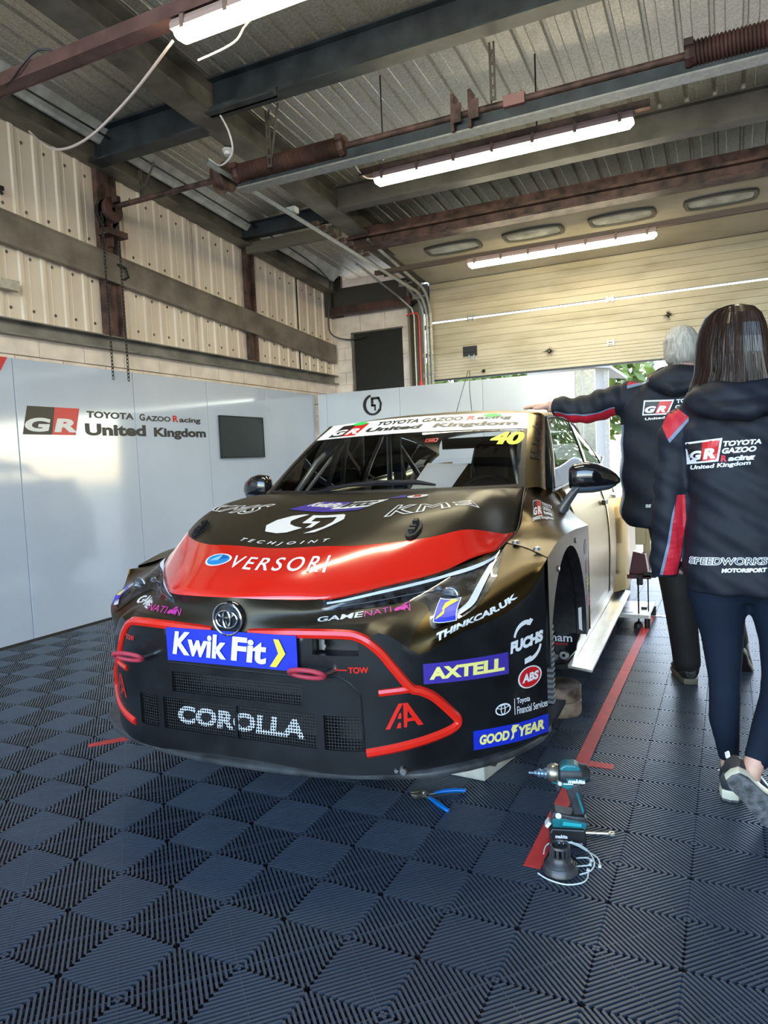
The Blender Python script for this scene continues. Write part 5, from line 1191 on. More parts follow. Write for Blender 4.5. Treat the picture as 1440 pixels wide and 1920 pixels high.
SKIN=mat('skin',(.62,.36,.27),.5,nscale=30,namt=.06,bump=.03); LEG=mat('leggings',(.006,.012,.026),.8,spec=.2); TROU=mat('trousers',(.008,.008,.010),.7,bump=.1,bscale=15)
def fingers(w,d,n,s,lens=(.072,.080,.075,.060),curl=.25,spread=.10,r=.0085,thumb=1):
    """hand from wrist w: d along the hand, n out of the back of the hand, s towards the thumb"""
    w,d,n,s=map(Vector,(w,d,n,s)); d.normalize(); n.normalize(); s.normalize(); out=[]
    pal=[]
    for t,wd,th in ((-.02,.026,.021),(.02,.031,.020),(.05,.040,.016),(.085,.041,.014),(.098,.037,.011)):
        pal.append([w+d*t+s*(wd*math.cos(a))+n*(th*math.sin(a)) for a in np.linspace(0,2*PI,13)[:-1]])
    out.append(MB().loft(pal))
    for i,L in enumerate(lens):
        off=(1.5-i)*.0205; dd=(d+s*(1.5-i)*spread).normalized(); p=w+d*.080+s*off
        pts=[p]; c=curl*.5
        for k_,f in enumerate((.45,.32,.26)):
            c+=curl; v=dd*math.cos(c)-n*math.sin(c); pts.append(pts[-1]+v*(L*f))
        out.append(MB().tube([p-d*.02]+pts,[r*1.1,r*1.08,r,r*.92,r*.72],8))
    if thumb:
        p=w+d*.02+s*.024; v=(d*.6+s*.75-n*.2).normalized(); q=p+v*.042; v2=(d*.9+s*.35-n*.15).normalized()
        out.append(MB().tube([p-v*.015,p,q,q+v2*.030,q+v2*.048],[.015,.014,.011,.010,.007],8))
    return out
def head_skull(c,turn=0,r=(.075,.095,.115)):
    """head looking along +Y turned by angle; nose, brow, chin, ears"""
    out=[ellip((0,0,0),r,18,14),ellip((0,.022,-.055),(.056,.068,.062),16,10),MB().tube([(0,-.012,-.07),(0,-.03,-.17)],[.055,.060],14)]
    out.append(MB().loft([[( .016*math.cos(a),.095+.0*1,-.012+.012*math.sin(a)) for a in np.linspace(0,2*PI,9)[:-1]],[(.018*math.cos(a),.112,-.028+.012*math.sin(a)) for a in np.linspace(0,2*PI,9)[:-1]],[(.006*math.cos(a),.08,.03+.006*math.sin(a)) for a in np.linspace(0,2*PI,9)[:-1]]]))
    for s in (1,-1): out.append(ellip((s*.078,-.004,-.015),(.012,.020,.032),10,8)); out.append(ellip((s*.030,.078,.022),(.020,.012,.008),8,6))
    out.append(ellip((0,.088,-.060),(.024,.012,.006),8,6))
    M_=Matrix.Rotation(turn,4,'Z')
    for m in out: m.v=[tuple(M_@Vector(p)+Vector(c)) for p in m.v]
    return out
def eyes(parent,c,turn):
    M_=Matrix.Rotation(turn,4,'Z')
    for s in (1,-1):
        e=ellip(tuple(M_@Vector((s*.030,.084,.004))+Vector(c)),(.011,.011,.011),10,8); mk('eye',e,mat('eye_white',(.7,.7,.7),.2),parent,smooth=True)
        e=ellip(tuple(M_@Vector((s*.030,.0925,.004))+Vector(c)),(.005,.004,.005),8,6); mk('iris',e,mat('iris_dark',(.05,.03,.02),.2),parent,smooth=True)
def project(name,shape,quad,obj,m,parent,off=.0016,nu=8,nv=3,y0=-1,maxy=None):
    """flat print laid onto the back of a garment, straight along +Y; quad in (x,z)"""
    bvh=BVHTree.FromPolygons([v.co.copy() for v in obj.data.vertices],[tuple(p.vertices) for p in obj.data.polygons])
    last=[None]
    def S(x,z):
        h,nn,i,d=bvh.ray_cast(Vector((x,y0,z)),Vector((0,1,0)))
        if h is None or (maxy is not None and h.y>maxy): return (x,99,z)
        last[0]=h.y; return (x,h.y-off,z)
    o=decal(name,shape,quad,S,m,parent,0,nu,nv,raw=True)
    bm=bmesh.new(); bm.from_mesh(o.data); bmesh.ops.delete(bm,geom=[v for v in bm.verts if v.co.y>50],context='VERTS'); bm.to_mesh(o.data); bm.free()
    return o
# ---- woman, walking away at the right edge (built around her own origin)
WX,WY=0.02,2.74
wo_=thing('person','person with long dark hair in a navy team jacket and leggings walking away at right','person',(WX,WY,0))
wx=lambda x:x-WX
# body: legs, hips, torso core, neck, one surface
def leg(pts,rs): return MB().tube([Vector(p) for p in pts],rs,16)
LA=leg([(-.068,0,.80),(-.066,.0,.72),(-.048,.0,.58),(-.042,-.02,.42),(-.042,-.03,.36),(-.044,-.02,.28),(-.034,-.0,.18),(-.030,.0,.125)],[.100,.096,.072,.053,.052,.052,.040,.034])
LB=leg([(.115,0,.80),(.125,.02,.70),(.135,.02,.56),(.128,.01,.44),(.118,-.05,.38),(.090,-.12,.30),(.058,-.18,.225),(.046,-.200,.200)],[.105,.092,.070,.056,.054,.053,.042,.037])
hips=MB().loft([sup(.015,0,.70,.06,.06),sup(.012,0,.76,.155,.115),sup(.005,0,.85,.165,.12),sup(.005,0,.97,.13,.10),sup(.005,0,1.2,.145,.10),sup(.005,0,1.36,.13,.08),sup(.0,0,1.44,.055,.055)])
skinm=lambda c,n:0
legs=fuse('leggings',[LA,LB,hips],.010,LEG,wo_)
sk=[MB().tube([(-.030,0,.14),(-.028,.004,.10),(-.024,.01,.05)],[.028,.029,.036],12),MB().tube([(.047,-.197,.215),(.036,-.214,.180),(.030,-.215,.150)],[.031,.029,.030],12)]
for m in sk: mk('ankle',m,SKIN,wo_,smooth=True)
# jacket
def wrk(co,n):
    f=.004*math.sin(co.z*42+co.x*9)+.003*math.sin(co.x*38+co.z*17+co.y*20)+.002*math.sin(co.z*90+co.x*60)
    return co+n*f
tor=MB().loft([sup(.012,.0,.735,.178,.135,p=.8),sup(.012,.0,.80,.180,.135,p=.8),sup(.010,0,.95,.172,.130),sup(.010,0,1.08,.165,.125),sup(.008,0,1.20,.170,.125),sup(.006,0,1.30,.178,.118),sup(.004,0,1.365,.160,.100),sup(.0,0,1.42,.10,.085),sup(0,0,1.455,.065,.07)])
armL=MB().tube([(-.125,0,1.355),(-.172,.005,1.335),(-.196,.0,1.26),(-.205,-.01,1.12),(-.215,-.01,1.02),(-.228,.0,.90),(-.238,.02,.775)],[.05,.058,.060,.057,.060,.056,.048],16)
armR=MB().tube([(.125,0,1.355),(.195,.005,1.335),(.222,.0,1.26),(.245,-.01,1.12),(.262,.0,1.0),(.262,.04,.90),(.255,.10,.80)],[.05,.060,.060,.055,.056,.052,.045],16)
hood_=[ellip((-.005,-.085,1.395),(.155,.075,.062),20,12),MB().tube([(-.135,-.02,1.40),(-.115,-.10,1.375),(-.04,-.155,1.345),(.05,-.155,1.345),(.125,-.10,1.38),(.145,-.02,1.41),(.10,.05,1.44),(0,.07,1.45),(-.09,.05,1.44)],.032,10,close=True),MB().tube([(-.12,-.03,1.44),(-.06,-.11,1.425),(.03,-.125,1.42),(.12,-.08,1.43)],.028,10)]
def wcol(c,n):
    return 0
jk=fuse('jacket',[tor,armL,armR]+hood_,.0085,[JACK,JRED,JPIPE],wo_,wcol,5,wrk)
def PW(nm,sh,q,m,**k): return project(nm,sh,[(x-WX,z) for x,z in q],jk,m,jk,**k)
SP_=dict(nu=14,nv=8,y0=-1)
PW('shoulder_panel',poly((0,.45),(.45,1),(1,.62),(.25,0)),[(-.215,1.268),(-.125,1.268),(-.125,1.388),(-.215,1.388)],JRED,nu=12,nv=12)
PW('shoulder_piping',poly((.25,0),(1,.62),(1,.50),(.32,-.10)),[(-.215,1.268),(-.125,1.268),(-.125,1.388),(-.215,1.388)],JPIPE,off=.0018,nu=12,nv=12)
PW('shoulder_panel',poly((0,.5),(.6,1),(1,.45),(.75,0)),[(.135,1.27),(.235,1.27),(.235,1.385),(.135,1.385)],JRED,nu=12,nv=12)
PW('sleeve_stripe',poly((.75,1),(.98,1),(1,.72),(.80,.30),(.62,.02),(.18,.0),(.50,.45),(.66,.8)),[(-.245,.755),(-.138,.755),(-.138,1.075),(-.245,1.075)],JRED,nu=10,nv=20)
PW('sleeve_piping',poly((.66,.8),(.50,.45),(.18,.0),(.08,.0),(.42,.46),(.60,.8),(.68,.9)),[(-.245,.755),(-.138,.755),(-.138,1.075),(-.245,1.075)],JPIPE,off=.0018,nu=10,nv=20)
GQ=[(-.129,1.183),(-.036,1.191),(-.024,1.262),(-.133,1.252)]
PW('logo_border',poly((0,0),(1,0),(1,1),(0,1)),[(-.133,1.180),(-.033,1.188),(-.020,1.265),(-.136,1.255)],WHITE,off=.0016)
PW('logo_black_panel',poly((.03,.05),(.47,.05),(.47,.95),(.03,.95)),GQ,BLACKV,off=.0026); PW('logo_red_panel',poly((.47,.05),(.97,.05),(.97,.95),(.47,.95)),GQ,REDV,off=.0026)
PW('logo_letters',merge(T('G',.08,.12,.46,.58,bold=.06,shear=.1),T('R',.52,.12,.93,.62,bold=.06,shear=.1)),GQ,WHITE,off=.0038)
PW('lettering',T('TOYOTA',bold=.05,shear=.1),[(-.020,1.236),(.094,1.240),(.096,1.256),(-.018,1.254)],WHITE); PW('lettering',T('GAZOO',bold=.05,shear=.1),[(-.023,1.212),(.078,1.216),(.080,1.234),(-.021,1.231)],WHITE)
PW('red_letter',T('R',bold=.05),[(-.026,1.186),(-.008,1.186),(-.006,1.208),(-.024,1.208)],mat('print_red',(.7,.03,.05),.5)); PW('lettering',T('acing',bold=.05,shear=.1),[(-.005,1.182),(.074,1.186),(.076,1.208),(-.003,1.204)],WHITE)
PW('lettering',T('United Kingdom',bold=.035,shear=.1),[(-.122,1.158),(.062,1.170),(.063,1.188),(-.121,1.176)],WHITE)
PW('lettering',T('SPEEDWORKS',outline=.035,shear=.12,bold=.03),[(-.130,.838),(.110,.846),(.110,.872),(-.130,.864)],WHITE,nu=10); PW('lettering',T('SPEEDWORKS',shear=.12,bold=.02),[(-.128,.840),(.108,.848),(.108,.870),(-.128,.862)],JACK,off=.001)
PW('lettering',T('MOTORSPORT',bold=.06,shear=.12),[(-.027,.817),(.108,.823),(.108,.837),(-.027,.831)],WHITE)
hnd=fuse('hand',fingers((-.245,.02,.915),(.10,-.02,-1),(-.5,-.85,0),(.75,-.55,.05),curl=.30),.0042,SKIN,wo_,None,3)
# head and hair
hc=(-.02,.0,1.585); hs=head_skull(hc,math.radians(12),(.072,.090,.112)); hd=fuse('head',hs,.007,SKIN,wo_,None,3); eyes(hd,hc,math.radians(12))
HAIR=mat('dark_hair',(.010,.006,.005),.42,nscale=3,col2=(.030,.015,.010),stretch=(14,14,1),bump=.2,bscale=26)
hr=[(1.706,.0,.028,.03),(1.695,-.002,.060,.062),(1.672,-.004,.083,.088),(1.635,-.006,.098,.106),(1.59,-.008,.107,.114),(1.54,-.008,.112,.116),(1.49,-.006,.117,.110),(1.45,-.008,.130,.104),(1.42,-.010,.136,.100),(1.395,-.012,.132,.085),(1.37,-.012,.118,.06)]
def hairp(z,cx,rx,ry,a,o=1.0):
    g=1+.022*math.sin(9*a+z*6)+.014*math.sin(23*a+z*9)+.008*math.sin(51*a)
    c,s_=math.cos(a),math.sin(a); front=max(0,s_)*(.35 if z<1.66 else 0)
    return (cx-.0+rx*c*g*o, -.012+ry*(s_*(1-front))*g*o*(1 if s_<0 else .75), z)
mb=MB(); rings=[]
for (z,cx,rx,ry) in hr: rings.append([hairp(z,cx,rx,ry,2*PI*i/96) for i in range(96)])
hair=mk('hair',MB().loft(rings,cap=True),HAIR,hd,smooth=True,angle=80)
mb=MB(); rr=random.Random(9)
for i in range(240):
    a=rr.uniform(PI*.93,PI*2.07); sh=rr.uniform(-.25,.25); o_=rr.uniform(1.0,1.025); e=rr.randint(6,10); pts=[]
    for k_,(z,cx,rx,ry) in enumerate(hr[:e]): pts.append(hairp(z-(.012*rr.random() if k_==e-1 else 0),cx,rx,ry,a+sh*k_/9,o_))
    mb.tube(pts,.0011,3,cap=False)
tag(mk('hair_strands',mb,mat('hair_sheen',(.035,.018,.012),.28),hair,fixn=False),kind='stuff')
# shoes
def shoe(nm,org,d,up,dark,sole,L=.26,W=.046):
    d=Vector(d).normalized(); up=Vector(up); sd_=d.cross(up).normalized(); up=sd_.cross(d).normalized(); o=Vector(org)
    def ring(t,w,z0,z1,n=16): return [o+d*t+sd_*(w*math.cos(a))+up*((z0+z1)/2+(z1-z0)/2*math.sin(a)) for a in np.linspace(0,2*PI,n+1)[:-1]]
    up_=mk(nm,MB().loft([ring(-.045,.020,.03,.085),ring(-.04,.033,.018,.105),ring(-.01,.038,.015,.118),ring(.03,.038,.015,.110),ring(.08,.042,.012,.085),ring(.14,.047,.010,.062),ring(.185,.043,.010,.048),ring(.212,.025,.012,.036)]),dark,wo_,smooth=True)
    def so(t,w): return (t,w)
    outl=[(-.052,.0),(-.046,.026),(-.02,.036),(.05,.037),(.11,.046),(.16,.048),(.20,.036),(.222,.0)]
    full=outl+[(t,-w) for t,w in outl[-2:0:-1]]
    def lay(z,k_): return [o+d*(t*k_)+sd_*(w*k_)+up*z for t,w in full]
    mk('sole',MB().loft([lay(0,.96),lay(.006,1.0),lay(.026,1.03),lay(.034,.97)]),sole,up_,smooth=True,angle=40)
    mk('outsole',MB().loft([lay(-.006,.95),lay(-.001,.98),lay(.004,.98)]),mat('outsole_grey',(.13,.135,.145),.7,nscale=40,namt=.3,bump=.5,bscale=160),up_)
    mk('shoe_tab',MB().obox(o+d*-.052+up*.10,d*.003,sd_*.007,up*.012),WHITE,up_)
    for q in (1,-1): mk('side_mark',MB().tube([o+d*.13+sd_*.044*q+up*.03,o+d*.08+sd_*.043*q+up*.045,o+d*.02+sd_*.0405*q+up*.075],.003,6),WHITE,up_)
    for k_ in range(5): mk('shoe_lace',MB().tube([o+d*(.06+.018*k_)+sd_*.022+up*(.101-.009*k_),o+d*(.06+.018*k_)-sd_*.022+up*(.101-.009*k_)],.003,6),BLACK,up_)
    return up_
SHD=mat('shoe_dark',(.018,.024,.034),.5,bump=.2,bscale=200); SHS=mat('shoe_sole',(.62,.62,.52),.4)
shoe('shoe',(-.024,-.02,.0065),(.06,1,0),(0,0,1),SHD,SHS)
shoe('shoe',(.010,-.265,.150),(.62,.30,-.72),(-.25,.86,.45),SHD,SHS)
# ---- man leaning on the roof
MX,MY=-.30,3.98
mn=thing('person','grey-haired person in a navy team jacket resting one hand on the car roof','person',(MX,MY,0))
def mt(x): return x-MX
L1=MB().tube([(.02,.0,.86),(.04,-.0,.66),(.055,-.02,.48),(.075,-.01,.30),(.09,.02,.12),(.09,.04,.09)],[.115,.10,.082,.075,.07,.068],16)
L2=MB().tube([(.19,.0,.86),(.22,.03,.66),(.255,.03,.48),(.29,.14,.34),(.32,.24,.20),(.325,.26,.17)],[.115,.10,.082,.072,.066,.062],16)
hp=MB().loft([sup(.10,0,.74,.10,.08),sup(.10,0,.84,.185,.13),sup(.09,0,.95,.18,.13),sup(.06,0,1.2,.17,.12),sup(.04,0,1.45,.17,.10),sup(.06,0,1.58,.06,.06)])
fuse('trousers',[L1,L2,hp],.011,TROU,mn)
def wrk2(co,n):
    f=.005*math.sin(co.z*34+co.x*21)+.004*math.sin(co.x*30-co.z*25+co.y*20)+(.005*math.sin(co.x*70+co.z*20) if co.x<-.2 and co.z>1.3 else 0)
    return co+n*f
tr_=MB().loft([sup(.045,.0,.835,.235,.15,p=.8),sup(.04,.0,.90,.262,.155,p=.8),sup(.035,0,1.05,.258,.15),sup(.035,0,1.2,.255,.145),sup(.03,0,1.38,.250,.135),sup(.035,0,1.50,.225,.12),sup(.045,0,1.565,.15,.10),sup(.055,0,1.61,.09,.085),sup(.06,0,1.635,.075,.08)])
aL=MB().tube([(-.08,0,1.51),(-.175,.0,1.525),(-.25,-.01,1.500),(-.34,-.025,1.470),(-.44,-.02,1.472),(-.535,.0,1.488),(-.565,.0,1.490)],[.06,.082,.080,.078,.070,.058,.050],18)
aR=MB().tube([(.18,0,1.50),(.27,.0,1.46),(.32,.02,1.32),(.34,.05,1.15),(.33,.12,.98)],[.06,.08,.072,.066,.052],16)
hdm=[ellip((.075,-.085,1.58),(.145,.080,.070),20,12),MB().tube([(-.045,-.01,1.60),(-.02,-.10,1.565),(.06,-.155,1.525),(.14,-.14,1.54),(.20,-.06,1.58),(.17,.06,1.64),(.06,.09,1.65),(-.02,.06,1.63)],.034,10,close=True)]
def mcol(c,n):
    return 0
jm=fuse('jacket',[tr_,aL,aR]+hdm,.0095,[JACK,JRED,JPIPE,mat('piping_white',(.6,.66,.75),.5)],mn,mcol,5,wrk2)
def PM(nm,sh,q,m,**k): return project(nm,sh,[(x-MX,z) for x,z in q],jm,m,jm,**k)
def edge_band(zs,x0,w,m,nm,off=.0018):
    # vertical band sewn down the left side of the back, following its outline
    bvh=BVHTree.FromPolygons([v.co.copy() for v in jm.data.vertices],[tuple(p.vertices) for p in jm.data.polygons]); mb=MB(); rows=[]
    for z in zs:
        pts=[]
        for k_ in range(5):
            a=math.radians(x0+w*k_/4); dd=Vector((math.cos(a),math.sin(a),0)); h,nn,i_,d_=bvh.ray_cast(Vector((.035,0,z))+dd*1.0,-dd)
            pts.append(h+nn*off if h else None)
        if all(pts): rows.append(pts)
    for r in rows: mb.v+= [tuple(p) for p in r]
    for i_ in range(len(rows)-1):
        for k_ in range(4): mb.f.append((i_*5+k_,(i_+1)*5+k_,(i_+1)*5+k_+1,i_*5+k_+1))
    mk(nm,mb,m,jm,smooth=True)
edge_band(np.linspace(.85,1.37,30),190,-22,JRED,'side_panel'); edge_band(np.linspace(.85,1.37,30),193,-3,mat('piping_white'),'side_piping'); edge_band(np.linspace(.85,1.37,30),197,-4,JPIPE,'side_piping')
def arm_band(a0,a1,m,nm,off=.002):
    bvh=BVHTree.FromPolygons([v.co.copy() for v in jm.data.vertices],[tuple(p.vertices) for p in jm.data.polygons]); mb=MB(); rows=[]
    P=[(-.235,-.01,1.500),(-.34,-.025,1.470),(-.44,-.02,1.472),(-.50,-.005,1.482),(-.555,.0,1.490)]
    for q in np.linspace(0,1,34):
        x=lerp(-.235,-.555,q); y=float(np.interp(-x,[-p[0] for p in P],[p[1] for p in P])); z=float(np.interp(-x,[-p[0] for p in P],[p[2] for p in P])); pts=[]
        for k_ in range(6):
            a=math.radians(a0+(a1-a0)*k_/5); dd=Vector((0,-math.cos(a),math.sin(a))); h,nn,i_,d_=bvh.ray_cast(Vector((x,y,z))+dd*.2,-dd); pts.append(h+nn*off if h else Vector((x,y,z)))
        rows.append(pts)
    for r in rows: mb.v+= [tuple(p) for p in r]
    for i_ in range(len(rows)-1):
        for k_ in range(5): mb.f.append((i_*6+k_,(i_+1)*6+k_,(i_+1)*6+k_+1,i_*6+k_+1))
    mk(nm,mb,m,jm,smooth=True)
arm_band(-95,-32,JRED,'sleeve_stripe'); arm_band(-32,-26,JPIPE,'sleeve_piping')
PM('shoulder_panel',poly((0,.35),(.10,.9),(1,1),(.9,.62)),[(-.475,1.545),(-.355,1.545),(-.355,1.62),(-.475,1.62)],JRED,nu=8,nv=8)
PM('shoulder_piping',poly((0,.35),(.9,.62),(.95,.45),(.02,.12)),[(-.475,1.545),(-.355,1.545),(-.355,1.62),(-.475,1.62)],JPIPE,nu=8,nv=8)
GQ=[(-.392,1.412),(-.278,1.410),(-.247,1.474),(-.384,1.481)]
PM('logo_border',poly((0,0),(1,0),(1,1),(0,1)),[(-.396,1.409),(-.274,1.406),(-.243,1.478),(-.388,1.485)],WHITE)
PM('logo_black_panel',poly((.02,.05),(.48,.05),(.53,.95),(.02,.95)),GQ,BLACKV,off=.0028); PM('logo_red_panel',poly((.48,.05),(.97,.05),(.97,.95),(.53,.95)),GQ,REDV,off=.0028)
PM('logo_letters',merge(T('G',.05,.12,.46,.62,bold=.06,shear=.15),T('R',.52,.12,.90,.62,bold=.06,shear=.15)),GQ,WHITE,off=.004)
PM('lettering',T('TOYOTA',bold=.04),[(-.235,1.458),(-.10,1.462),(-.10,1.482),(-.235,1.478)],WHITE); PM('lettering',T('GAZOO',bold=.04),[(-.24,1.43),(-.12,1.434),(-.12,1.453),(-.24,1.449)],WHITE)
PM('lettering',T('United Kingdom',bold=.035),[(-.383,1.380),(-.15,1.386),(-.15,1.402),(-.383,1.396)],WHITE)
PM('lettering',T('SPEEDWORKS',bold=.05),[(-.386,.942),(-.16,.945),(-.16,.962),(-.386,.959)],WHITE)
hw=fingers((-.575,.0,1.492),(-1,.02,.12),(-.1,0,1),(0,-1,0),curl=.10,spread=.09,r=.0092,lens=(.074,.082,.077,.062))
hw.append(MB().tube([(-.53,0,1.488),(-.60,.0,1.495)],[.034,.030],12))
fuse('hand',hw,.0042,SKIN,mn,None,3)
fuse('hand',fingers((.33,.13,.965),(.0,.15,-1),(1,0,0),(0,1,0),curl=.3),.0045,SKIN,mn,None,3)
hcm=(.085,.0,1.735); hm=fuse('head',head_skull(hcm,math.radians(25),(.076,.094,.115)),.007,SKIN,mn,None,3); eyes(hm,hcm,math.radians(25))
GREYH=mat('grey_hair',(.55,.53,.48),.5,nscale=6,col2=(.33,.30,.26),stretch=(16,16,3),bump=.4,bscale=60)
mb=MB(); rings=[]
for (dz,rx,ry,fr) in ((.118,.02,.02,1),(.108,.047,.055,1),(.085,.068,.083,1),(.05,.080,.097,.9),(.01,.084,.100,.55),(-.03,.082,.098,.35),(-.06,.074,.088,.25),(-.075,.062,.074,.2)):
    ring=[]
    for i in range(64):
        a=2*PI*i/64; g=1+.02*math.sin(13*a+dz*40)+.012*math.sin(29*a); s_=math.sin(a)
        ring.append((hcm[0]+rx*math.cos(a)*g,hcm[1]-.008+ry*s_*g*(fr if s_>0 else 1),hcm[2]+dz))
    rings.append(ring)
gh=mk('hair',MB().loft(rings),GREYH,hm,smooth=True,angle=80)
mb=MB(); rr=random.Random(4)
for i in range(260):
    a=rr.uniform(0,2*PI); t=rr.uniform(0,1); k_=min(6,int(t*7)); dz,rx,ry,fr=((.118,.02,.02,1),(.108,.047,.055,1),(.085,.068,.083,1),(.05,.080,.097,.9),(.01,.084,.100,.55),(-.03,.082,.098,.35),(-.06,.074,.088,.25))[k_]
    s_=math.sin(a); p=Vector((hcm[0]+rx*math.cos(a),hcm[1]-.008+ry*s_*(fr if s_>0 else 1),hcm[2]+dz)); n=(p-Vector(hcm)).normalized()
    mb.tube([p,p+n*.006+Vector((0,0,-.012)),p+n*.009+Vector((rr.uniform(-.006,.006),0,-.028))],.0010,3,cap=False)
tag(mk('hair_strands',mb,GREYH,gh,fixn=False),kind='stuff')
def boot(nm,org,d,up):
    d=Vector(d).normalized(); up=Vector(up); sd_=d.cross(up).normalized(); up=sd_.cross(d).normalized(); o=Vector(org)
    def ring(t,w,z0,z1): return [o+d*t+sd_*(w*math.cos(a))+up*((z0+z1)/2+(z1-z0)/2*math.sin(a)) for a in np.linspace(0,2*PI,17)[:-1]]
    b=mk(nm,MB().loft([ring(-.06,.03,.03,.12),ring(-.05,.045,.02,.15),ring(0,.050,.015,.16),ring(.06,.048,.015,.12),ring(.12,.052,.012,.085),ring(.18,.050,.012,.065),ring(.215,.028,.015,.045)]),mat('boot_black',(.012,.012,.014),.28,bump=.15,bscale=50),mn,smooth=True)
    outl=[(-.066,.0),(-.058,.034),(-.02,.045),(.06,.044),(.13,.054),(.18,.052),(.22,.03),(.232,0)]; full=outl+[(t,-w) for t,w in outl[-2:0:-1]]
    lay=lambda z,k_:[o+d*(t*k_)+sd_*(w*k_)+up*z for t,w in full]
    mk('sole',MB().loft([lay(0,.97),lay(.01,1.0),lay(.024,1.0),lay(.03,.95)]),mat('boot_sole',(.10,.085,.06),.6),b,smooth=True,angle=40)
    mk('boot_tread',MB().loft([lay(-.006,.9),lay(.001,.92)]),BLACK,b)
boot('boot',(.095,.035,.006),(-.28,1,0),(0,0,1)); boot('boot',(.335,.235,.10),(.12,.55,-.62),(0,.62,.62))
# ================================================================ tools on the floor
TEAL=mat('tool_teal',(.01,.15,.18),.35,nscale=20,namt=.15); TDK=mat('tool_dark',(.025,.030,.038),.5,nscale=30,namt=.3); TMET=mat('tool_metal',(.42,.42,.34),.32,.9,nscale=18,namt=.3)
dr=thing('impact_driver','teal and dark cordless impact driver standing on its battery on the red tape','power tool',(-.473,2.215,0),math.radians(15))
def prof(nm,pts,y0,y1,m,p=None,b=.004): return mk(nm,MB().prism(pts,y0,y1),m,p or dr,bevel=b)
mk('motor_body',MB().lathe([(.001,.072),(.022,.070),(.029,.060),(.031,.03),(.031,-.005),(.030,-.02),(.020,-.026),(.001,-.026)],(0,0,.228),22,'x'),TDK,dr,smooth=True,angle=35)
prof('teal_cover',[(-.022,.218),(-.022,.252),(-.005,.2635),(.030,.263),(.045,.247),(.028,.238),(.014,.232),(.006,.222)],-.0255,.0255,TEAL,b=.006)
prof('name_panel',[(.000,.207),(.055,.207),(.055,.222),(-.003,.222)],-.0325,-.028,TEAL,b=.001)
decal('name_lettering',T('makita',bold=.05,shear=.15),[(.002,.2080),(.054,.2080),(.054,.2215),(.002,.2215)],lambda a,b:(a,-.0332,b),WHITE,dr,0,1,1)
mk('gear_case',MB().lathe([(.001,-.026),(.026,-.026),(.030,-.035),(.029,-.048),(.024,-.056),(.018,-.062),(.001,-.062)],(0,0,.226),22,'x'),TMET,dr,smooth=True,angle=35)
mk('bit_sleeve',MB().lathe([(.001,-.060),(.016,-.060),(.017,-.068),(.013,-.072),(.0125,-.080),(.015,-.083),(.013,-.090),(.008,-.093),(.0075,-.100),(.0045,-.102),(.0045,-.118),(.001,-.118)],(0,0,.223),16,'x'),mat('sleeve_blue',(.16,.24,.34),.3,.7),dr,smooth=True,angle=30)
for zz in (.237,.243,.231): mk('cooling_slot',MB().box(.045,.062,-.0318,-.029,zz,zz+.003),BLACK,dr)
prof('trigger_guard',[(-.048,.196),(-.046,.206),(-.006,.208),(.022,.206),(.016,.182),(-.002,.178),(-.016,.186),(-.030,.194)],-.016,.016,TEAL)
prof('trigger',[(-.034,.194),(-.018,.192),(-.020,.168),(-.032,.170),(-.036,.182)],-.009,.009,TDK,b=.003)
mk('mode_light',MB().lathe([(.001,-.006),(.006,-.005),(.007,0)],(-.022,-.018,.2),10,'y').box(-.012,.018,-.0185,-.016,.1965,.2),WPL,dr)
prof('handle',[(-.012,.190),(.036,.200),(.042,.180),(.058,.110),(.055,.096),(.018,.092),(.016,.110),(.000,.165)],-.0155,.0155,TDK,b=.007)
prof('handle_stripe',[(.026,.170),(.032,.172),(.050,.112),(.046,.100),(.040,.120)],-.0165,-.0150,TEAL,b=.001)
prof('foot_housing',[(-.050,.062),(.056,.062),(.060,.082),(.052,.098),(.016,.100),(-.010,.104),(-.044,.112),(-.052,.095)],-.030,.030,TDK,b=.006)
prof('foot_teal',[(-.048,.062),(.054,.062),(.056,.080),(.006,.088),(-.030,.094),(-.050,.086)],-.0315,-.0290,TEAL,b=.001)
prof('foot_teal',[(-.018,.070),(.040,.068),(.040,.078),(-.016,.082)],-.0335,-.031,mat('teal_light',(.02,.38,.42),.3),b=.001)
mk('speed_button',MB().lathe([(.001,-.002),(.009,-.002),(.010,.0)],(-.030,-.031,.100),10,'y'),WPL,dr)
prof('battery',[(-.056,.0),(.050,.0),(.054,.012),(.052,.060),(-.050,.060),(-.060,.045)],-.036,.036,mat('battery_black',(.012,.014,.018),.4),b=.005)
prof('battery_label',[(-.046,.008),(.044,.008),(.044,.050),(-.046,.050)],-.0368,-.0358,BLACK,b=0)
decal('name_lettering',T('makita',bold=.05,shear=.15),[(-.042,.030),(-.004,.030),(-.004,.042),(-.042,.042)],lambda a,b:(a,-.0373,b),WHITE,dr,0,1,1)
decal('battery_lettering',T('18V',bold=.06,shear=.15),[(-.038,.012),(.012,.012),(.012,.024),(-.038,.024)],lambda a,b:(a,-.0373,b),WHITE,dr,0,1,1)
decal('battery_lettering',T('5.0Ah',bold=.03,shear=.15),[(.014,.012),(.042,.012),(.042,.019),(.014,.019)],lambda a,b:(a,-.0373,b),WHITE,dr,0,1,1)
mk('light_catch',MB().obox((-.062,-.01,.066),(.006,0,.008),(0,.016,0),(-.004,0,.003)),WPL,dr)
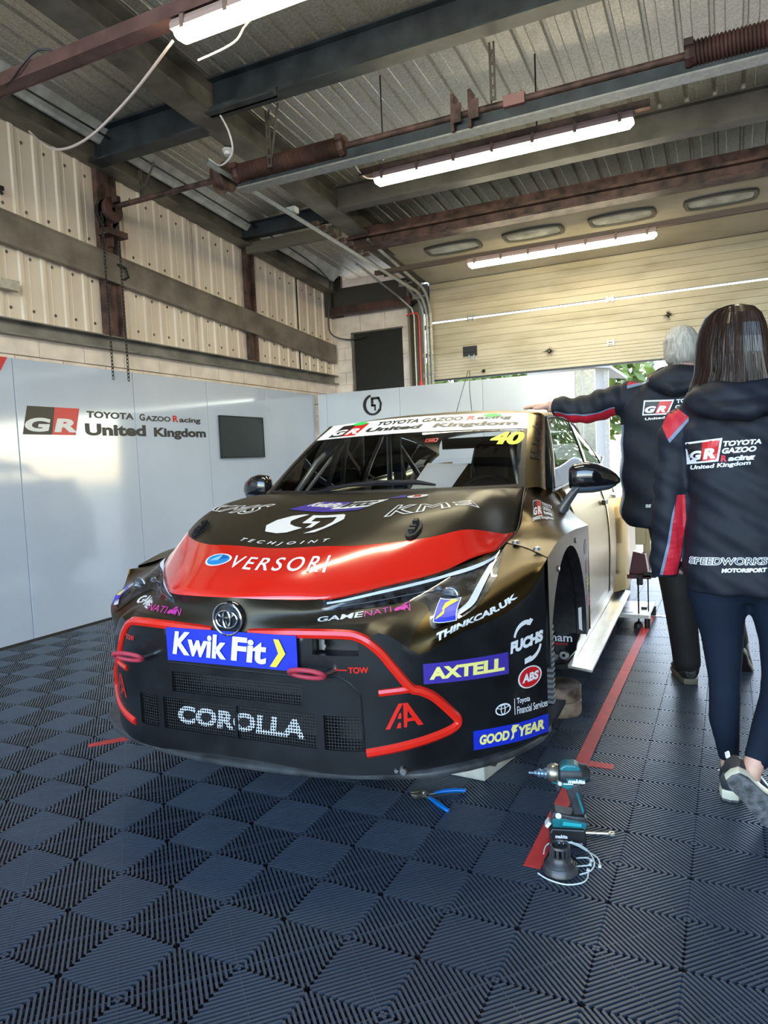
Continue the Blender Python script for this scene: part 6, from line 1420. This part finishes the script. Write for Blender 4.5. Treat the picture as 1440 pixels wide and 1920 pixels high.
# spanner
sp=MB().tube([(-.445,2.275,.006),(-.362,2.300,.006)],.0045,8)
for p_,r_,g_ in (((-.352,2.303),.010,1),((-.452,2.273),.008,0)):
    n_=14; R0=[(p_[0]+r_*math.cos(a),p_[1]+r_*math.sin(a)) for a in (np.linspace(.6,2*PI-.1,n_) if g_ else np.linspace(0,2*PI,n_+1)[:-1])]
    if g_: R0+= [(p_[0]+r_*.45*math.cos(a),p_[1]+r_*.45*math.sin(a)) for a in np.linspace(2*PI-.1,.6,n_)]
    sp.prism(R0,.002,.010,'z')
tag(mk('spanner',sp,mat('spanner_cream',(.62,.60,.50),.3,.6)),'small pale open-ended spanner lying right of the driver battery','spanner')
# black cup with castellated collar
cup=thing('rubber_cup','black bell-shaped cap with slotted collar on the floor before the driver','cap',(-.463,2.045,0))
mk('cup_base',MB().lathe([(.050,.001),(.053,.004),(.052,.009),(.046,.024),(.036,.036),(.031,.044),(.030,.052),(.024,.052),(.022,.01)],n=36),mat('cup_dark',(.045,.047,.052),.3,nscale=30,namt=.2),cup,smooth=True,angle=40)
for q in (.0,.006): mk('cup_ring',MB().lathe([(.046-q*.8,.024+q),(.0475-q*.8,.026+q),(.046-q*.8,.028+q)],n=36),mat('cup_dark'),cup,smooth=True)
for i in range(12):
    a=2*PI*i/12; mk('collar_tooth',MB().obox((.027*math.cos(a),.027*math.sin(a),.064),(.0035*math.cos(a),.0035*math.sin(a),0),(-.0040*math.sin(a),.0040*math.cos(a),0),(0,0,.014)),mat('cup_dark'),cup,bevel=.001)
mk('collar_ring',MB().tube([(.027*math.cos(a),.027*math.sin(a),.078) for a in np.linspace(0,2*PI,29)[:-1]],.0042,8,close=True),mat('cup_dark'),cup,smooth=True)
ZT=mat('cable_tie_white',(.66,.75,.76),.4)
def tie(label,pts,head):
    t=thing('cable_tie',label,'cable tie',(0,0,0),0); P=[Vector(p) for p in pts]; out=[]
    for i in range(len(P)-1):
        p0=P[max(i-1,0)];p1=P[i];p2=P[i+1];p3=P[min(i+2,len(P)-1)]
        for s in range(7):
            q=s/7; out.append(.5*((2*p1)+(-p0+p2)*q+(2*p0-5*p1+4*p2-p3)*q*q+(-p0+3*p1-3*p2+p3)*q**3))
    out.append(P[-1]); base=P[0].copy(); base.z=0; t.location=base
    mk('strap',MB().tube([p-base for p in out],.0022,6),ZT,t,smooth=True); h=P[head]-base; mk('tie_head',MB().obox(h,(.0045,0,0),(0,.0045,0),(0,0,.0035)),ZT,t,bevel=.001)
tie('white cable tie arching left over the red tape',[(-.528,2.112,.003),(-.527,2.15,.012),(-.495,2.175,.020),(-.45,2.17,.022),(-.41,2.16,.015),(-.37,2.14,.008),(-.358,2.105,.004)],-1)
tie('white cable tie looping out to the far right beside the cap',[(-.495,2.15,.025),(-.45,2.165,.028),(-.405,2.155,.02),(-.375,2.11,.012),(-.378,2.07,.006),(-.405,2.04,.004)],0)
tie('white cable tie curling under the front of the cap',[(-.520,2.005,.003),(-.485,1.985,.003),(-.435,1.978,.003),(-.395,2.0,.003),(-.382,2.03,.003),(-.386,2.07,.005)],-1)
tie('short white cable tie crossing right behind the cap',[(-.43,2.12,.006),(-.40,2.13,.008),(-.385,2.12,.008)],-1)
tie('white cable tie bent between the cap and the far-right loop',[(-.43,2.075,.004),(-.405,2.085,.006),(-.385,2.10,.006),(-.39,2.125,.006)],2)
# cutting pliers with blue grips
pl_=thing('pliers','open cutting pliers with blue handles on the floor before the splitter','pliers',(-1.02,2.335,0))
PB=mat('grip_blue',(.0,.13,.48),.3); 
mk('plier_head',MB().prism([(-.045,-.022),(-.038,-.032),(-.018,-.034),(.004,-.016),(.018,-.004),(.014,.010),(-.006,.014),(-.026,.006),(-.040,-.004)],.004,.018,'z'),mat('plier_steel',(.16,.15,.13),.35,.8,nscale=40,namt=.3),pl_,bevel=.002)
mk('plier_jaw',MB().prism([(-.044,-.006),(-.050,-.018),(-.040,-.020),(-.022,-.008),(-.006,.010),(-.020,.016),(-.034,.008)],.008,.020,'z'),mat('plier_steel'),pl_,bevel=.002)
mk('plier_pivot',MB().lathe([(.001,.022),(.006,.021),(.007,.017)],(.0,-.004,0),12),STEELM,pl_)
mk('handle_shank',MB().tube([(.012,.004,.010),(.036,.020,.010)],.0045,8),mat('plier_steel'),pl_); mk('handle_shank',MB().tube([(.010,-.010,.010),(.030,-.024,.010)],.0045,8),mat('plier_steel'),pl_)
mk('handle_grip',MB().tube([(.030,.018,.011),(.06,.045,.012),(.095,.066,.012),(.131,.081,.010),(.134,.082,.010)],[.005,.0085,.0085,.0075,.004],10),PB,pl_,smooth=True)
mk('handle_grip',MB().tube([(.024,-.018,.011),(.055,-.038,.012),(.090,-.064,.012),(.124,-.084,.010),(.128,-.086,.010)],[.005,.0085,.0085,.0075,.004],10),PB,pl_,smooth=True)

# groups of repeats
for nm,g in (('tube_light','tube lights under the roof'),('roof_purlin','roof beams crossing the garage'),('hoarding_board','white hoarding boards around the car'),('cable','loose cables under the roof and along the walls'),
    ('slotted_hanger','slotted steel hangers under the roof'),('cable_tie','white cable ties around the black cap'),('floor_tape','red tape pieces on the floor'),('tree','trees beyond the raised door'),
    ('wall_post','brown posts in the left wall'),('threaded_rod','thin rods hanging from the roof'),('light_rail','steel struts carrying the tube lights'),('header_beam','header steel above the block pier'),('conduit','grey conduits beside the door'),('person','people in navy team jackets')):
    for o in COL.objects:
        if o.parent is None and o.name.split('.')[0]==nm and o.get('label'): o['group']=g
